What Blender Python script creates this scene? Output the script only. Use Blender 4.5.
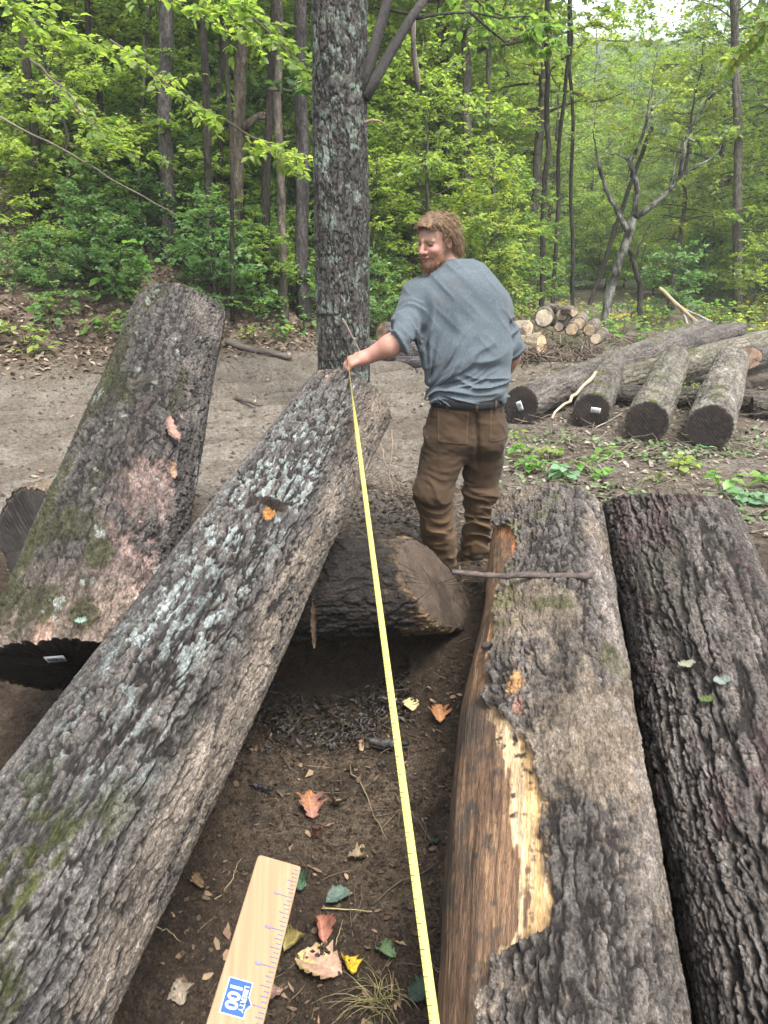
import bpy, math, random
import numpy as np
from mathutils import Vector, Matrix

# ------------------------------------------------------------------ basics
for o in list(bpy.data.objects):
    bpy.data.objects.remove(o)
SC = bpy.context.scene
COL = SC.collection
PITCH = math.radians(18.5); FOC = 739.0; EYE = 1.65
SP, CP = math.sin(PITCH), math.cos(PITCH)

def ray(px, py):
    a = (px - 384) / FOC; b = (512 - py) / FOC
    return np.array([a, b * SP + CP, b * CP - SP])

def at(px, py, Y):
    """World point on the sight line of a photo pixel at world distance Y."""
    d = ray(px, py)
    return np.array([0, 0, EYE]) + d * (Y / d[1])

def sstep(a, b, x):
    t = np.clip((np.asarray(x, dtype=float) - a) / (b - a), 0, 1)
    return t * t * (3 - 2 * t)

def mixc(C, c, t): return C + (np.asarray(c) - C) * np.clip(t, 0, 1)[..., None]

# ------------------------------------------------------------------ noise
def _h(ix, iy, iz, seed=0):
    n = (ix.astype(np.uint32) * np.uint32(374761393) + iy.astype(np.uint32) * np.uint32(668265263)
         + iz.astype(np.uint32) * np.uint32(2246822519) + np.uint32((seed * 3266489917) & 0xffffffff))
    n = (n ^ (n >> np.uint32(13))) * np.uint32(1274126177)
    n = (n ^ (n >> np.uint32(16))) * np.uint32(2654435761)
    n = n ^ (n >> np.uint32(15))
    return (n & np.uint32(0xffffff)).astype(np.float32) / np.float32(16777215)

def vnoise(P, seed=0):
    """Value noise, -1..1, P (...,3)."""
    P = np.asarray(P, dtype=np.float32)
    f = np.floor(P); t = P - f; i = f.astype(np.int64)
    t = t * t * t * (t * (t * 6 - 15) + 10)
    out = 0
    for dx in (0, 1):
        wx = t[..., 0] if dx else 1 - t[..., 0]
        for dy in (0, 1):
            wy = t[..., 1] if dy else 1 - t[..., 1]
            for dz in (0, 1):
                wz = t[..., 2] if dz else 1 - t[..., 2]
                out = out + wx * wy * wz * _h(i[..., 0] + dx, i[..., 1] + dy, i[..., 2] + dz, seed)
    return out * 2 - 1

def fbm(P, oct=4, seed=0, gain=.5):
    P = np.asarray(P, dtype=np.float32); s = 0; a = 1; tot = 0
    for k in range(oct):
        s = s + a * vnoise(P, seed + 17 * k); tot += a
        P = P * 2.03 + 11.7; a *= gain
    return s / tot

def voro2(u, v, pu, seed=0, jit=.9):
    """2D Voronoi with period pu in u: F1, F2, cell random."""
    iu = np.floor(u).astype(np.int64); iv = np.floor(v).astype(np.int64)
    f1 = np.full(u.shape, 9.0, np.float32); f2 = f1.copy(); rid = np.zeros(u.shape, np.float32)
    for du in (-1, 0, 1):
        for dv in (-1, 0, 1):
            cu = iu + du; cv = iv + dv; cw = np.mod(cu, pu) if pu else cu
            z = np.zeros_like(cw)
            x = cu + .5 + (_h(cw, cv, z, seed) - .5) * jit - u
            y = cv + .5 + (_h(cw, cv, z + 1, seed) - .5) * jit - v
            d = np.sqrt(x * x + y * y).astype(np.float32)
            m = d < f1
            f2 = np.where(m, f1, np.minimum(f2, d)); rid = np.where(m, _h(cw, cv, z + 2, seed), rid)
            f1 = np.where(m, d, f1)
    return f1, f2, rid

# ------------------------------------------------------------------ meshes and objects
def mesh_np(name, V, F, col=None, smooth=True):
    """F: (M,k) int array or list of such arrays."""
    if not isinstance(F, (list, tuple)): F = [F]
    F = [np.asarray(f, dtype=np.int32) for f in F if len(f)]
    V = np.asarray(V, dtype=np.float32)
    me = bpy.data.meshes.new(name)
    nl = sum(f.size for f in F); nf = sum(len(f) for f in F)
    me.vertices.add(len(V)); me.vertices.foreach_set('co', V.ravel())
    me.loops.add(nl); me.polygons.add(nf)
    me.loops.foreach_set('vertex_index', np.concatenate([f.ravel() for f in F]))
    tot = np.concatenate([np.full(len(f), f.shape[1], np.int32) for f in F])
    st = np.concatenate([[0], np.cumsum(tot)[:-1]]).astype(np.int32)
    me.polygons.foreach_set('loop_start', st)
    if smooth: me.polygons.foreach_set('use_smooth', np.ones(nf, bool))
    if col is not None:
        c = np.ones((len(V), 4), np.float32); c[:, :3] = np.clip(col, 0.0, 1.0)
        at_ = me.color_attributes.new('Col', 'FLOAT_COLOR', 'POINT')
        at_.data.foreach_set('color', c.ravel())
    me.update(calc_edges=True); me.validate()
    return me

def link(name, data, mat=None, parent=None):
    o = bpy.data.objects.new(name, data); COL.objects.link(o)
    if mat is not None and data is not None and not data.materials: data.materials.append(mat)
    if parent is not None: o.parent = parent
    return o

def obj(name, V, F, mat, parent=None, col=None, smooth=True):
    return link(name, mesh_np(name, V, F, col, smooth), mat, parent)

def tag(o, label=None, cat=None, group=None, kind=None):
    if label: o['label'] = label
    if cat: o['category'] = cat
    if group: o['group'] = group
    if kind: o['kind'] = kind
    return o

def empty(name, loc=(0, 0, 0), rz=0):
    o = bpy.data.objects.new(name, None); COL.objects.link(o)
    o.location = loc; o.rotation_euler = (0, 0, rz); o.empty_display_size = .1
    return o

def copy_tree(root, loc, rot, scale):
    r = root.copy(); COL.objects.link(r)
    r.location = loc; r.rotation_euler = rot; r.scale = (scale,) * 3 if np.isscalar(scale) else scale
    for ch in root.children:
        c = ch.copy(); COL.objects.link(c); c.parent = r
        for g in ch.children:
            d = g.copy(); COL.objects.link(d); d.parent = c
    return r

class MB:
    """Collects pieces of one mesh."""
    def __init__(s): s.V = []; s.F = {3: [], 4: []}; s.C = []; s.n = 0
    def add(s, V, F, col=None):
        V = np.asarray(V, dtype=np.float32)
        for f in (F if isinstance(F, (list, tuple)) else [F]):
            f = np.asarray(f)
            if len(f): s.F[f.shape[1]].append(f + s.n)
        s.V.append(V); s.n += len(V)
        c = np.zeros((len(V), 3), np.float32); c[:] = (.5, .5, .5) if col is None else col
        s.C.append(c)
    def mesh(s, name, smooth=True):
        F = [np.concatenate(v) for v in s.F.values() if v]
        return mesh_np(name, np.concatenate(s.V), F, np.concatenate(s.C), smooth)
    def build(s, name, mat, parent=None, smooth=True):
        return link(name, s.mesh(name, smooth), mat, parent)

def frame_of(a):
    a = np.asarray(a, float); a = a / np.linalg.norm(a)
    up = np.array([0, 0, 1.]) if abs(a[2]) < .98 else np.array([0, 1., 0])
    e1 = np.cross(a, up); e1 /= np.linalg.norm(e1); e2 = np.cross(e1, a)
    return a, e1, e2

def tube(path, rad, n=6, cap=True):
    """Closed tapered tube along a polyline."""
    P = np.asarray(path, float); m = len(P)
    R = np.broadcast_to(np.asarray(rad, float), (m,))
    T = np.gradient(P, axis=0) if m > 2 else np.repeat((P[1:] - P[:1]), m, 0)
    T /= np.linalg.norm(T, axis=1)[:, None] + 1e-12
    a, e1, e2 = frame_of(T[0]); th = np.arange(n) * 2 * math.pi / n
    V = []
    for k in range(m):
        e1 = e1 - T[k] * (e1 @ T[k]); e1 /= np.linalg.norm(e1) + 1e-12; e2 = np.cross(e1, T[k])
        V.append(P[k] + R[k] * (np.cos(th)[:, None] * e1 + np.sin(th)[:, None] * e2))
    V = np.concatenate(V)
    k = np.arange(m - 1)[:, None] * n; j = np.arange(n)[None]
    j2 = (j + 1) % n
    Q = np.stack([k + j, k + j2, k + n + j2, k + n + j], -1).reshape(-1, 4)
    F = [Q]
    if cap:
        V = np.concatenate([V, P[:1], P[-1:]]); b = m * n
        jj = np.arange(n); j3 = (jj + 1) % n
        F.append(np.concatenate([np.stack([j3, jj, np.full(n, b)], -1),
                                 np.stack([(m - 1) * n + jj, (m - 1) * n + j3, np.full(n, b + 1)], -1)]))
    return V, F

def box(c, size, axes=None):
    s = np.array(size) / 2
    c8 = np.array([[x, y, z] for x in (-1, 1) for y in (-1, 1) for z in (-1, 1)], float) * s
    if axes is not None: c8 = c8 @ np.asarray(axes)
    F = np.array([[0, 1, 3, 2], [4, 6, 7, 5], [0, 4, 5, 1], [2, 3, 7, 6], [0, 2, 6, 4], [1, 5, 7, 3]])
    return c8 + np.asarray(c), F

def wob(rng, p0, p1, n=8, amp=.05):
    p0, p1 = np.asarray(p0, float), np.asarray(p1, float)
    t = np.linspace(0, 1, n)[:, None]; P = p0 + (p1 - p0) * t
    L = np.linalg.norm(p1 - p0); w = np.cumsum(rng.normal(0, 1, (n, 3)), 0)
    w -= w[0] + (w[-1] - w[0]) * t
    return P + w * amp * L / math.sqrt(n)

# ------------------------------------------------------------------ materials
ALB = .72
def nd(nt, typ, **kw):
    n = nt.nodes.new(typ)
    for k, v in kw.items():
        if k in n.inputs: n.inputs[k].default_value = v
        else: setattr(n, k, v)
    return n

def vc_mat(name, rough=.8, spec=.3, scales=((60, .25), (300, .2)), bump=((120, .004), ), rough_var=0., coat=0., sheen=0., aniso=1.):
    """Vertex-colour pigment broken up by noise of several scales, with bump of the same."""
    m = bpy.data.materials.new(name); m.use_nodes = True; nt = m.node_tree; L = nt.links
    bs = nt.nodes['Principled BSDF']
    bs.inputs['Roughness'].default_value = rough; bs.inputs['Specular IOR Level'].default_value = spec
    if sheen: bs.inputs['Sheen Weight'].default_value = sheen
    tc = nd(nt, 'ShaderNodeTexCoord'); at_ = nd(nt, 'ShaderNodeAttribute', attribute_name='Col'); src = tc.outputs['Object']
    if aniso != 1:
        mp = nd(nt, 'ShaderNodeMapping'); mp.inputs['Scale'].default_value = (1, 1, aniso); L.new(src, mp.inputs['Vector']); src = mp.outputs[0]
    cur = at_.outputs['Color']
    last = None
    for sc, amt, *cn in scales:
        cn = cn[0] if cn else .2
        n = nd(nt, 'ShaderNodeTexNoise', Scale=sc, Detail=3.0, Roughness=.6); L.new(src, n.inputs['Vector'])
        mr = nd(nt, 'ShaderNodeMapRange'); L.new(n.outputs['Fac'], mr.inputs['Value'])
        mr.inputs['From Min'].default_value = .5 - cn; mr.inputs['From Max'].default_value = .5 + cn
        mr.inputs['To Min'].default_value = 1 - amt; mr.inputs['To Max'].default_value = 1 + amt
        vm = nd(nt, 'ShaderNodeVectorMath', operation='SCALE'); L.new(cur, vm.inputs[0]); L.new(mr.outputs[0], vm.inputs['Scale'])
        cur = vm.outputs[0]; last = n
    vm = nd(nt, 'ShaderNodeVectorMath', operation='SCALE'); L.new(cur, vm.inputs[0]); vm.inputs['Scale'].default_value = ALB; cur = vm.outputs[0]
    L.new(cur, bs.inputs['Base Color'])
    if rough_var and last is not None:
        mr = nd(nt, 'ShaderNodeMapRange'); L.new(last.outputs['Fac'], mr.inputs['Value'])
        mr.inputs['From Min'].default_value = .3; mr.inputs['From Max'].default_value = .7
        mr.inputs['To Min'].default_value = rough - rough_var; mr.inputs['To Max'].default_value = min(1, rough + rough_var)
        L.new(mr.outputs[0], bs.inputs['Roughness'])
    prev = None
    for sc, dist in bump:
        n = nd(nt, 'ShaderNodeTexNoise', Scale=sc, Detail=4.0, Roughness=.65); L.new(src, n.inputs['Vector'])
        b = nd(nt, 'ShaderNodeBump', Strength=1.0, Distance=dist); L.new(n.outputs['Fac'], b.inputs['Height'])
        if prev is not None: L.new(prev.outputs[0], b.inputs['Normal'])
        prev = b
    if prev is not None: L.new(prev.outputs[0], bs.inputs['Normal'])
    return m

def leaf_mat(name, cols, trans=.45, rough=.42, spec=.5, tboost=2.2):
    """Thin leaf: every leaf (mesh island) and every tree takes its own hue from the ramp."""
    m = bpy.data.materials.new(name); m.use_nodes = True; nt = m.node_tree; L = nt.links
    bs = nt.nodes['Principled BSDF']; out = nt.nodes['Material Output']
    g = nd(nt, 'ShaderNodeNewGeometry'); oi = nd(nt, 'ShaderNodeObjectInfo')
    mx = nd(nt, 'ShaderNodeMath', operation='MULTIPLY_ADD'); L.new(oi.outputs['Random'], mx.inputs[0]); mx.inputs[1].default_value = .45
    m2 = nd(nt, 'ShaderNodeMath', operation='MULTIPLY'); L.new(g.outputs['Random Per Island'], m2.inputs[0]); m2.inputs[1].default_value = .55
    L.new(m2.outputs[0], mx.inputs[2])
    cr = nd(nt, 'ShaderNodeValToRGB'); L.new(mx.outputs[0], cr.inputs['Fac'])
    els = cr.color_ramp.elements
    while len(els) < len(cols): els.new(.5)
    for e, (p, c) in zip(els, cols): e.position = p; e.color = (*c, 1)
    L.new(cr.outputs['Color'], bs.inputs['Base Color'])
    bs.inputs['Roughness'].default_value = rough; bs.inputs['Specular IOR Level'].default_value = spec
    tr = nd(nt, 'ShaderNodeBsdfTranslucent'); vm = nd(nt, 'ShaderNodeVectorMath', operation='MULTIPLY'); L.new(cr.outputs['Color'], vm.inputs[0])
    vm.inputs[1].default_value = (tboost * 1.15, tboost * 1.15, tboost * .6); L.new(vm.outputs[0], tr.inputs['Color'])
    ms = nd(nt, 'ShaderNodeMixShader', Fac=trans); L.new(bs.outputs[0], ms.inputs[1]); L.new(tr.outputs[0], ms.inputs[2])
    L.new(ms.outputs[0], out.inputs['Surface'])
    return m

def plain_mat(name, c, rough=.6, spec=.4, var=.15, scale=40, bump=0, metal=0):
    c = [x * ALB for x in c]; m = bpy.data.materials.new(name); m.use_nodes = True; nt = m.node_tree; L = nt.links
    bs = nt.nodes['Principled BSDF']; bs.inputs['Roughness'].default_value = rough; bs.inputs['Specular IOR Level'].default_value = spec
    bs.inputs['Metallic'].default_value = metal
    tc = nd(nt, 'ShaderNodeTexCoord'); n = nd(nt, 'ShaderNodeTexNoise', Scale=scale, Detail=3.0); L.new(tc.outputs['Object'], n.inputs['Vector'])
    mx = nd(nt, 'ShaderNodeMix', data_type='RGBA'); L.new(n.outputs['Fac'], mx.inputs[0])
    mx.inputs[6].default_value = (*[x * (1 - var) for x in c], 1); mx.inputs[7].default_value = (*[min(1, x * (1 + var)) for x in c], 1)
    L.new(mx.outputs[2], bs.inputs['Base Color'])
    if bump:
        b = nd(nt, 'ShaderNodeBump', Strength=1.0, Distance=bump); L.new(n.outputs['Fac'], b.inputs['Height']); L.new(b.outputs[0], bs.inputs['Normal'])
    return m

M_BARK = vc_mat('bark', .66, .30, ((45, .35, .15), (150, .42, .15), (420, .40, .16)), ((60, .014), (160, .012), (420, .006)), rough_var=.14, aniso=.5)
M_BARKFAR = vc_mat('bark_far', .85, .2, ((6, .3, .15), (22, .45, .14), (70, .4, .15)), ((16, .06), (60, .03)), aniso=.35)
M_WOOD = vc_mat('cut_wood', .75, .25, ((30, .15), (200, .15)), ((150, .003), ))
M_SOIL = vc_mat('soil', .85, .22, ((3, .1), (25, .28, .15), (120, .45, .15), (420, .35, .15)), ((30, .05), (130, .022), (450, .007)), rough_var=.12)
M_STRIP = vc_mat('stripped_wood', .55, .4, ((30, .25, .15), (90, .25, .15), (260, .3, .16)), ((60, .008), (160, .005), (400, .003)), aniso=.16)
M_TWIG = vc_mat('twig', .85, .2, ((40, .3), ), ((80, .004), ))
# ------------------------------------------------------------------ the ground
HN = np.array([-.61, .793])            # hillside normal in plan
def hill_s(x, y): return (x + 5.5) * HN[0] + (y - 9.8) * HN[1]

def ground_z(x, y):
    x = np.asarray(x, float); y = np.asarray(y, float)
    # pit in front of the log deck: drops towards the camera and to the right, higher on the left
    drop = sstep(3.6, 1.4, y) * .42 + sstep(1.6, .2, y) * .12
    left = sstep(-.45, -1.0, x)
    right = sstep(.35, .75, x) * sstep(1.2, 1.7, y)
    z = -drop * (1 - .93 * left) * (1 - .35 * right)
    z = z - .05 * np.exp(-((x - .0) / .5) ** 2 - ((y - 2.2) / .8) ** 2)
    z = z + .12 * left * sstep(3.4, 1.6, y)
    z = z + .16 * np.exp(-((x - .33) / .22) ** 2 - ((y - 3.15) / .35) ** 2) - .30 * np.exp(-((x + .28) / .42) ** 2 - ((y - 3.0) / .35) ** 2)
    # low bank the right logs rest on
    z = z + .16 * np.exp(-((x - 1.15) / .55) ** 2 - ((y - 3.3) / .45) ** 2)
    # rough bank of dirt thrown up behind the cross log
    z = z + .26 * np.exp(-((x + .45) / .75) ** 2 - ((y - 4.75) / .42) ** 2)
    # hillside
    s = hill_s(x, y)
    steep = .68 * (1 - .9 * sstep(-3.0, 4.5, x - .12 * np.maximum(y - 14, 0)))
    soft = np.where(s > 4, s, np.log1p(np.exp(np.clip(s * 1.6, -30, 30))) / 1.6)
    hz = steep * soft
    z = z + np.where(hz > 14, 14 + (hz - 14) * .4, hz)
    # far slopes round the valley
    far = np.maximum(y - 44 + .25 * np.maximum(-x, 0), 0)
    z = z + .30 * far * sstep(0, 30, far)
    # banks beside the road
    z = z + .05 * np.exp(-((s + .2) / .5) ** 2) * sstep(2, -2, x)
    return z

def road_w(x, y):
    """1 on the haul road, 0 off it."""
    s = hill_s(x, y)
    n = fbm(np.stack([x * .8, y * .8, 0 * x], -1), 3, 5) * .9
    a = sstep(-.1, -.6, s + n * .5)
    b = sstep(1.5, .5, x - .06 * (y - 6) + n * .9)
    c = sstep(3.9, 4.6, y + n * .4 + .5 * sstep(-.5, -1.4, x) * -1)
    return a * b * c

def ground_full(x, y):
    z = ground_z(x, y)
    P = np.stack([x, y, 0 * x], -1)
    near = sstep(16, 7, y)
    rw = road_w(x, y); s = hill_s(x, y)
    z = z + (.03 * fbm(P * 1.3, 3, 1) + .012 * fbm(P * 5, 3, 2)) * (1 - .6 * rw)
    # ruts along the road
    q = s + .25 * fbm(P * .5, 2, 9)
    def trk(c, w): return np.exp(-((q - c) / w) ** 2)
    lug = np.sin((x * HN[1] - y * HN[0]) * 24 + 3 * fbm(P * 2, 2, 3)) * .5 + .5
    deep = trk(-1.5, .22) + trk(-3.2, .22) + .7 * trk(-2.3, .12) + .8 * trk(-4.6, .2); berm = trk(-1.05, .16) + trk(-1.95, .14) + trk(-2.75, .16) + trk(-3.65, .16) + trk(-5.0, .16)
    z = z - rw * (.10 * deep + .02 * deep * lug - .055 * berm) + rw * (.016 * np.sin(q * 19 + 2 * fbm(P * 1.1, 2, 4)) + .04 * fbm(P * np.array([2.2, 4.5, 1]), 3, 14) + .022 * fbm(P * 9, 4, 15))
    # clods in the pit
    pit = sstep(5.8, 5.0, y) * sstep(2.6, 1.8, np.abs(x))
    f1, f2, r = voro2(x * 14, y * 14, 0, 3); g1, g2, r2 = voro2(x * 34 + 3, y * 34, 0, 4)
    z = z + pit * (.026 * np.clip(.6 - f1, 0, 1) * (r > .3) + .013 * np.clip(.6 - g1, 0, 1) * (r2 > .3) + .012 * fbm(P * 9, 3, 6))
    return z

def ground_hit(px, py, y0=1.2, y1=90):
    d = ray(px, py); ys = np.concatenate([np.linspace(y0, 20, 900), np.linspace(20, y1, 900)])
    X = d[0] / d[1] * ys; Z = EYE + d[2] / d[1] * ys
    k = np.nonzero(Z < ground_z(X, ys))[0]
    k = k[0] if len(k) else len(ys) - 1
    return np.array([X[k], ys[k], float(ground_z(X[k], ys[k]))])

def spaced(lo, hi, dense_lo, dense_hi, d0, grow):
    a = list(np.arange(dense_lo, dense_hi, d0)); s = d0; v = a[-1]
    while v < hi: s = min(s * grow, 4); v += s; a.append(v)
    s = d0; v = a[0]; pre = []
    while v > lo: s = min(s * grow, 4); v -= s; pre.append(v)
    return np.array(pre[::-1] + a)

def make_ground():
    xs = spaced(-90, 110, -2.0, 2.2, .013, 1.03); ys = spaced(-6, 170, .6, 4.2, .013, 1.018)
    X, Y = np.meshgrid(xs, ys); Z = ground_full(X, Y)
    P = np.stack([X, Y, Z], -1); shp = X.shape
    rw = road_w(X, Y); s = hill_s(X, Y)
    n1 = fbm(P * .9, 4, 21); n2 = fbm(P * 4, 4, 22); n3 = fbm(P * 18, 3, 23)
    def mix(a, b, t): return a + (b - a) * t[..., None]
    C = np.zeros(shp + (3,)); C[:] = (.20, .165, .125)                     # trampled landing
    C = mix(C, np.array([.27, .235, .19]), sstep(-.2, .5, n2))
    C = mix(C, np.array([.11, .085, .06]), sstep(.1, .6, n1 + .4 * n3))
    pit = np.maximum(sstep(4.9, 3.9, Y + .3 * n1) * sstep(3.4, 2.4, np.abs(X)), sstep(5.9, 5.2, Y + .4 * n1) * sstep(1.5, .9, np.abs(X + .3) + .4 * n2))
    soil = mix(np.broadcast_to(np.array([.085, .061, .042]), C.shape), np.array([.17, .128, .088]), sstep(0, .6, n1 * .8 + n2 * .6))
    soil = mix(soil, np.array([.065, .05, .038]), sstep(.15, .6, n2 - .3 * n1 + .4 * n3))
    C = mix(C, soil, pit)
    road = mix(np.broadcast_to(np.array([.225, .19, .152]), C.shape), np.array([.30, .265, .222]), sstep(-.4, .5, n2 + .5 * n3))
    road = mix(road, np.array([.17, .14, .11]), sstep(.2, .7, n1 + .3 * n3))
    qq = s + .25 * fbm(P * .5 * np.array([1, 1, 0]), 2, 9); wet = sum(np.exp(-((qq - c) / w_) ** 2) for c, w_ in ((-1.5, .25), (-3.2, .25), (-2.3, .12), (-4.6, .2)))  # wet is the rut mask: low-angle shade painted into the track bottoms
    road = mix(road, np.array([.125, .103, .082]), np.clip(wet, 0, 1) * (.6 + .4 * n2))
    C = mix(C, road, rw)
    f1, f2, rid = voro2(X * 9, Y * 9, 0, 8)
    lit = np.zeros(C.shape); lit[:] = (.15, .108, .075); lit = mix(lit, np.array([.27, .205, .15]), (rid > .6) * 1.0); lit = mix(lit, np.array([.09, .06, .04]), (rid < .3) * 1.0)
    C = mix(C, lit, sstep(-.3, .3, s + .3 * n2) * sstep(5, 1, X - .15 * Y))
    grn = np.array([.075, .11, .035])
    C = mix(C, grn, sstep(.1, .5, n1 + .5 * n2) * sstep(11, 17, Y) * sstep(-1, 3, X) * .8)
    C = mix(C, np.array([.05, .085, .03]), sstep(30, 45, Y))
    V = P.reshape(-1, 3); C = C.reshape(-1, 3)
    ny, nx = shp
    i = np.arange(ny - 1)[:, None] * nx; j = np.arange(nx - 1)[None]
    Q = np.stack([i + j, i + j + 1, i + nx + j + 1, i + nx + j], -1)
    rwf = .25 * (rw[:-1, :-1] + rw[1:, :-1] + rw[:-1, 1:] + rw[1:, 1:])
    sf = s[:-1, :-1]; xf = X[:-1, :-1]; yf = Y[:-1, :-1]
    isroad = rwf > .5
    ishill = (~isroad) & (((sf > -.1) & (xf < 3)) | (yf > 44))
    rest = ~(isroad | ishill)
    for name, msk in (('ground', rest), ('dirt_road', isroad), ('hillside', ishill)):
        q = Q[msk]; used = np.unique(q); re = np.zeros(len(V), np.int32); re[used] = np.arange(len(used))
        tag(obj(name, V[used], re[q], M_SOIL, None, C[used]), kind='structure')
make_ground()
# ------------------------------------------------------------------ logs

def bark_field(th, t, r, w, asp, seed, warp=.6):
    """Furrowed bark 0..1: interlacing ridges about w apart and w*asp long, broken across into plates and flakes."""
    P = np.stack([np.cos(th) * r, np.sin(th) * r, t], -1)
    f = .85 / w; K = np.array([f, f, f / asp])
    wp = np.stack([fbm(P * np.array([9, 9, 6]), 2, seed + 60 + k) + .6 * vnoise(P * np.array([38, 38, 22]), seed + 70 + k) + .35 * vnoise(P * np.array([90, 90, 60]), seed + 80 + k) for k in range(3)], -1) * np.array([.4, .4, .4]) * w * 1.2 * warp
    Q = P + wp
    A = np.abs(vnoise(Q * K, seed) + .45 * vnoise(Q * K * 2.1, seed + 1) + .25 * vnoise(Q * K * 4.2, seed + 11)); a = sstep(.0, .36, A)
    B = np.abs(vnoise(Q * K * np.array([2.1, 2.1, 3.0]), seed + 2)); b = sstep(.0, .28, B)
    X = np.abs(vnoise(Q * np.array([f * .7, f * .7, f * .8]), seed + 3)); x = sstep(.0, .14, X)
    D = np.abs(vnoise(Q * K * np.array([4.3, 4.3, 7]), seed + 7)); dd = sstep(0, .3, D)
    n = fbm(P * np.array([120, 120, 80]), 3, seed + 5)
    rid = vnoise(Q * K * .6, seed + 6) * .5 + .5
    h = a * (.30 + .24 * b + .18 * dd + .18 * rid) * (.62 + .38 * x) + .24 * n + .04
    return np.clip(h * 1.15, 0, 1), P, rid, n

BARE = {}
def log_grid(th, S, p0, p1, r0, r1, k0=(0, 0), k1=(0, 0), bend=0):
    a, e1, e2 = frame_of(np.asarray(p1, float) - p0); L = np.linalg.norm(np.asarray(p1, float) - p0)
    T0 = r0 * (k0[0] * np.cos(th) + k0[1] * np.sin(th)); T1 = L + r1 * (k1[0] * np.cos(th) + k1[1] * np.sin(th))
    t = T0 + (T1 - T0) * S
    rr = r0 + (r1 - r0) * np.clip(t / L, 0, 1)
    return a, e1, e2, L, t, rr

def make_log(name, label, p0, p1, r0, r1, colf, nth=256, nl=400, w=.05, asp=3, depth=.014, seed=1, lump=.02, k0=(0, 0), k1=(0, 0),
             endc=((.07, .055, .045), (.07, .055, .045)), mat=None, group=None, cat='log', ends=True, bend=0., endrings=26, label_it=True, warp=.6):
    p0 = np.asarray(p0, float); p1 = np.asarray(p1, float)
    thv = np.arange(nth) * 2 * math.pi / nth; sv = np.linspace(0, 1, nl)
    th, S = np.meshgrid(thv, sv)
    a, e1, e2, L, t, rr = log_grid(th, S, p0, p1, r0, r1, k0, k1)
    h, P, rid, n = bark_field(th, t, .5 * (r0 + r1), w, asp, seed, warp)
    big = fbm(P * np.array([3, 3, 1.6]), 3, seed + 9)
    C, off = colf(th, t, L, h, P, n, big, rid)
    C = C * np.clip(1 + .55 * fbm(P * np.array([26, 26, 2.4]), 3, seed + 50) + .35 * fbm(P * np.array([6, 6, 1.6]), 3, seed + 51), .25, 2)[..., None]
    R = rr + lump * big + off
    R = R - .012 * (1 - sstep(0, .03, np.minimum(S, 1 - S) * L))
    cx = bend * np.sin(np.clip(t / L, 0, 1) * math.pi)
    V = np.stack([R * np.cos(th), R * np.sin(th) + cx, t], -1)              # local frame: z runs along the log
    RM = np.stack([e1, e2, a], 1); ex, ey, ez = np.eye(3)
    i = np.arange(nl - 1)[:, None] * nth; j = np.arange(nth)[None]; j2 = (j + 1) % nth
    Q = np.stack([i + j, i + j2, i + nth + j2, i + nth + j], -1).reshape(-1, 4)
    o = obj(name, V.reshape(-1, 3), Q, mat or M_BARK, None, C.reshape(-1, 3))
    if BARE.get('mask') is not None:                                        # faces without bark take the bare-wood material
        st = BARE.pop('mask').ravel(); o.data.materials.append(M_STRIP); o.data.polygons.foreach_set('material_index', (st[Q].mean(1) > .5).astype(np.int32))
    MW = Matrix([list(RM[i]) + [p0[i]] for i in range(3)] + [[0, 0, 0, 1]]); o.matrix_world = MW
    if label_it: tag(o, label, cat, group)
    if ends:
        for side, row, ec in ((0, 0, endc[0]), (1, nl - 1, endc[1])):
            ring = V[row]; cc = ring.mean(0)
            m = endrings; fr = np.linspace(1, 0, m + 1)[:-1]
            grid = cc + (ring - cc)[None] * fr[:, None, None]
            ax = (-ez if side == 0 else ez)
            nn = fbm(grid * 40, 3, seed + 31); saw = np.sin((grid @ (ex * .8 + ey * .6)) * 260 + 2 * nn) * .0012
            grid = grid + ax * (saw + .003 * nn - .006 * sstep(.9, 1, fr)[:, None])[..., None]
            base = np.zeros(grid.shape); base[:] = ec
            rings = .5 + .5 * np.sin(fr[:, None] * 2 * math.pi * 11 + 3 * fbm(grid * 8, 2, seed + 5))
            ang = np.broadcast_to(thv[None], fr[:, None].shape[:1] + thv.shape)
            crack = sstep(.93, .99, np.cos(ang * 3 + 2 + .8 * fbm(grid * 6, 2, seed))) * sstep(.75, .1, fr)[:, None]
            base = base * (1 + .22 * (rings - .5) + .35 * fbm(grid * 14, 3, seed + 2))[..., None]
            base = base * (1 - .5 * crack)[..., None]
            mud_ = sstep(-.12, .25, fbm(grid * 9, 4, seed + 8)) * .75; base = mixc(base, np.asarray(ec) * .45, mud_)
            base = mixc(base, np.minimum(np.asarray(ec) * 1.9, .7), sstep(.22, .4, fbm(grid * 16, 3, seed + 12)) * .35)
            bk = sstep(.93, .955, fr)[:, None] * np.ones_like(nn)
            base = mixc(base, (.075, .06, .05), bk)
            Vc = np.concatenate([grid.reshape(-1, 3), cc[None] + ax * .001]); Cc = np.concatenate([base.reshape(-1, 3), base[-1].mean(0)[None]])
            i = np.arange(m - 1)[:, None] * nth
            Qc = np.stack([i + j, i + nth + j, i + nth + j2, i + j2], -1).reshape(-1, 4)
            b = (m - 1) * nth; Tc = np.stack([b + j[0], np.full(nth, m * nth), b + j2[0]], -1)
            if side == 0: Qc = Qc; 
            else: Qc = Qc[:, ::-1]; Tc = Tc[:, ::-1]
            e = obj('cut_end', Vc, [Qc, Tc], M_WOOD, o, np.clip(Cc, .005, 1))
    return o

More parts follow.
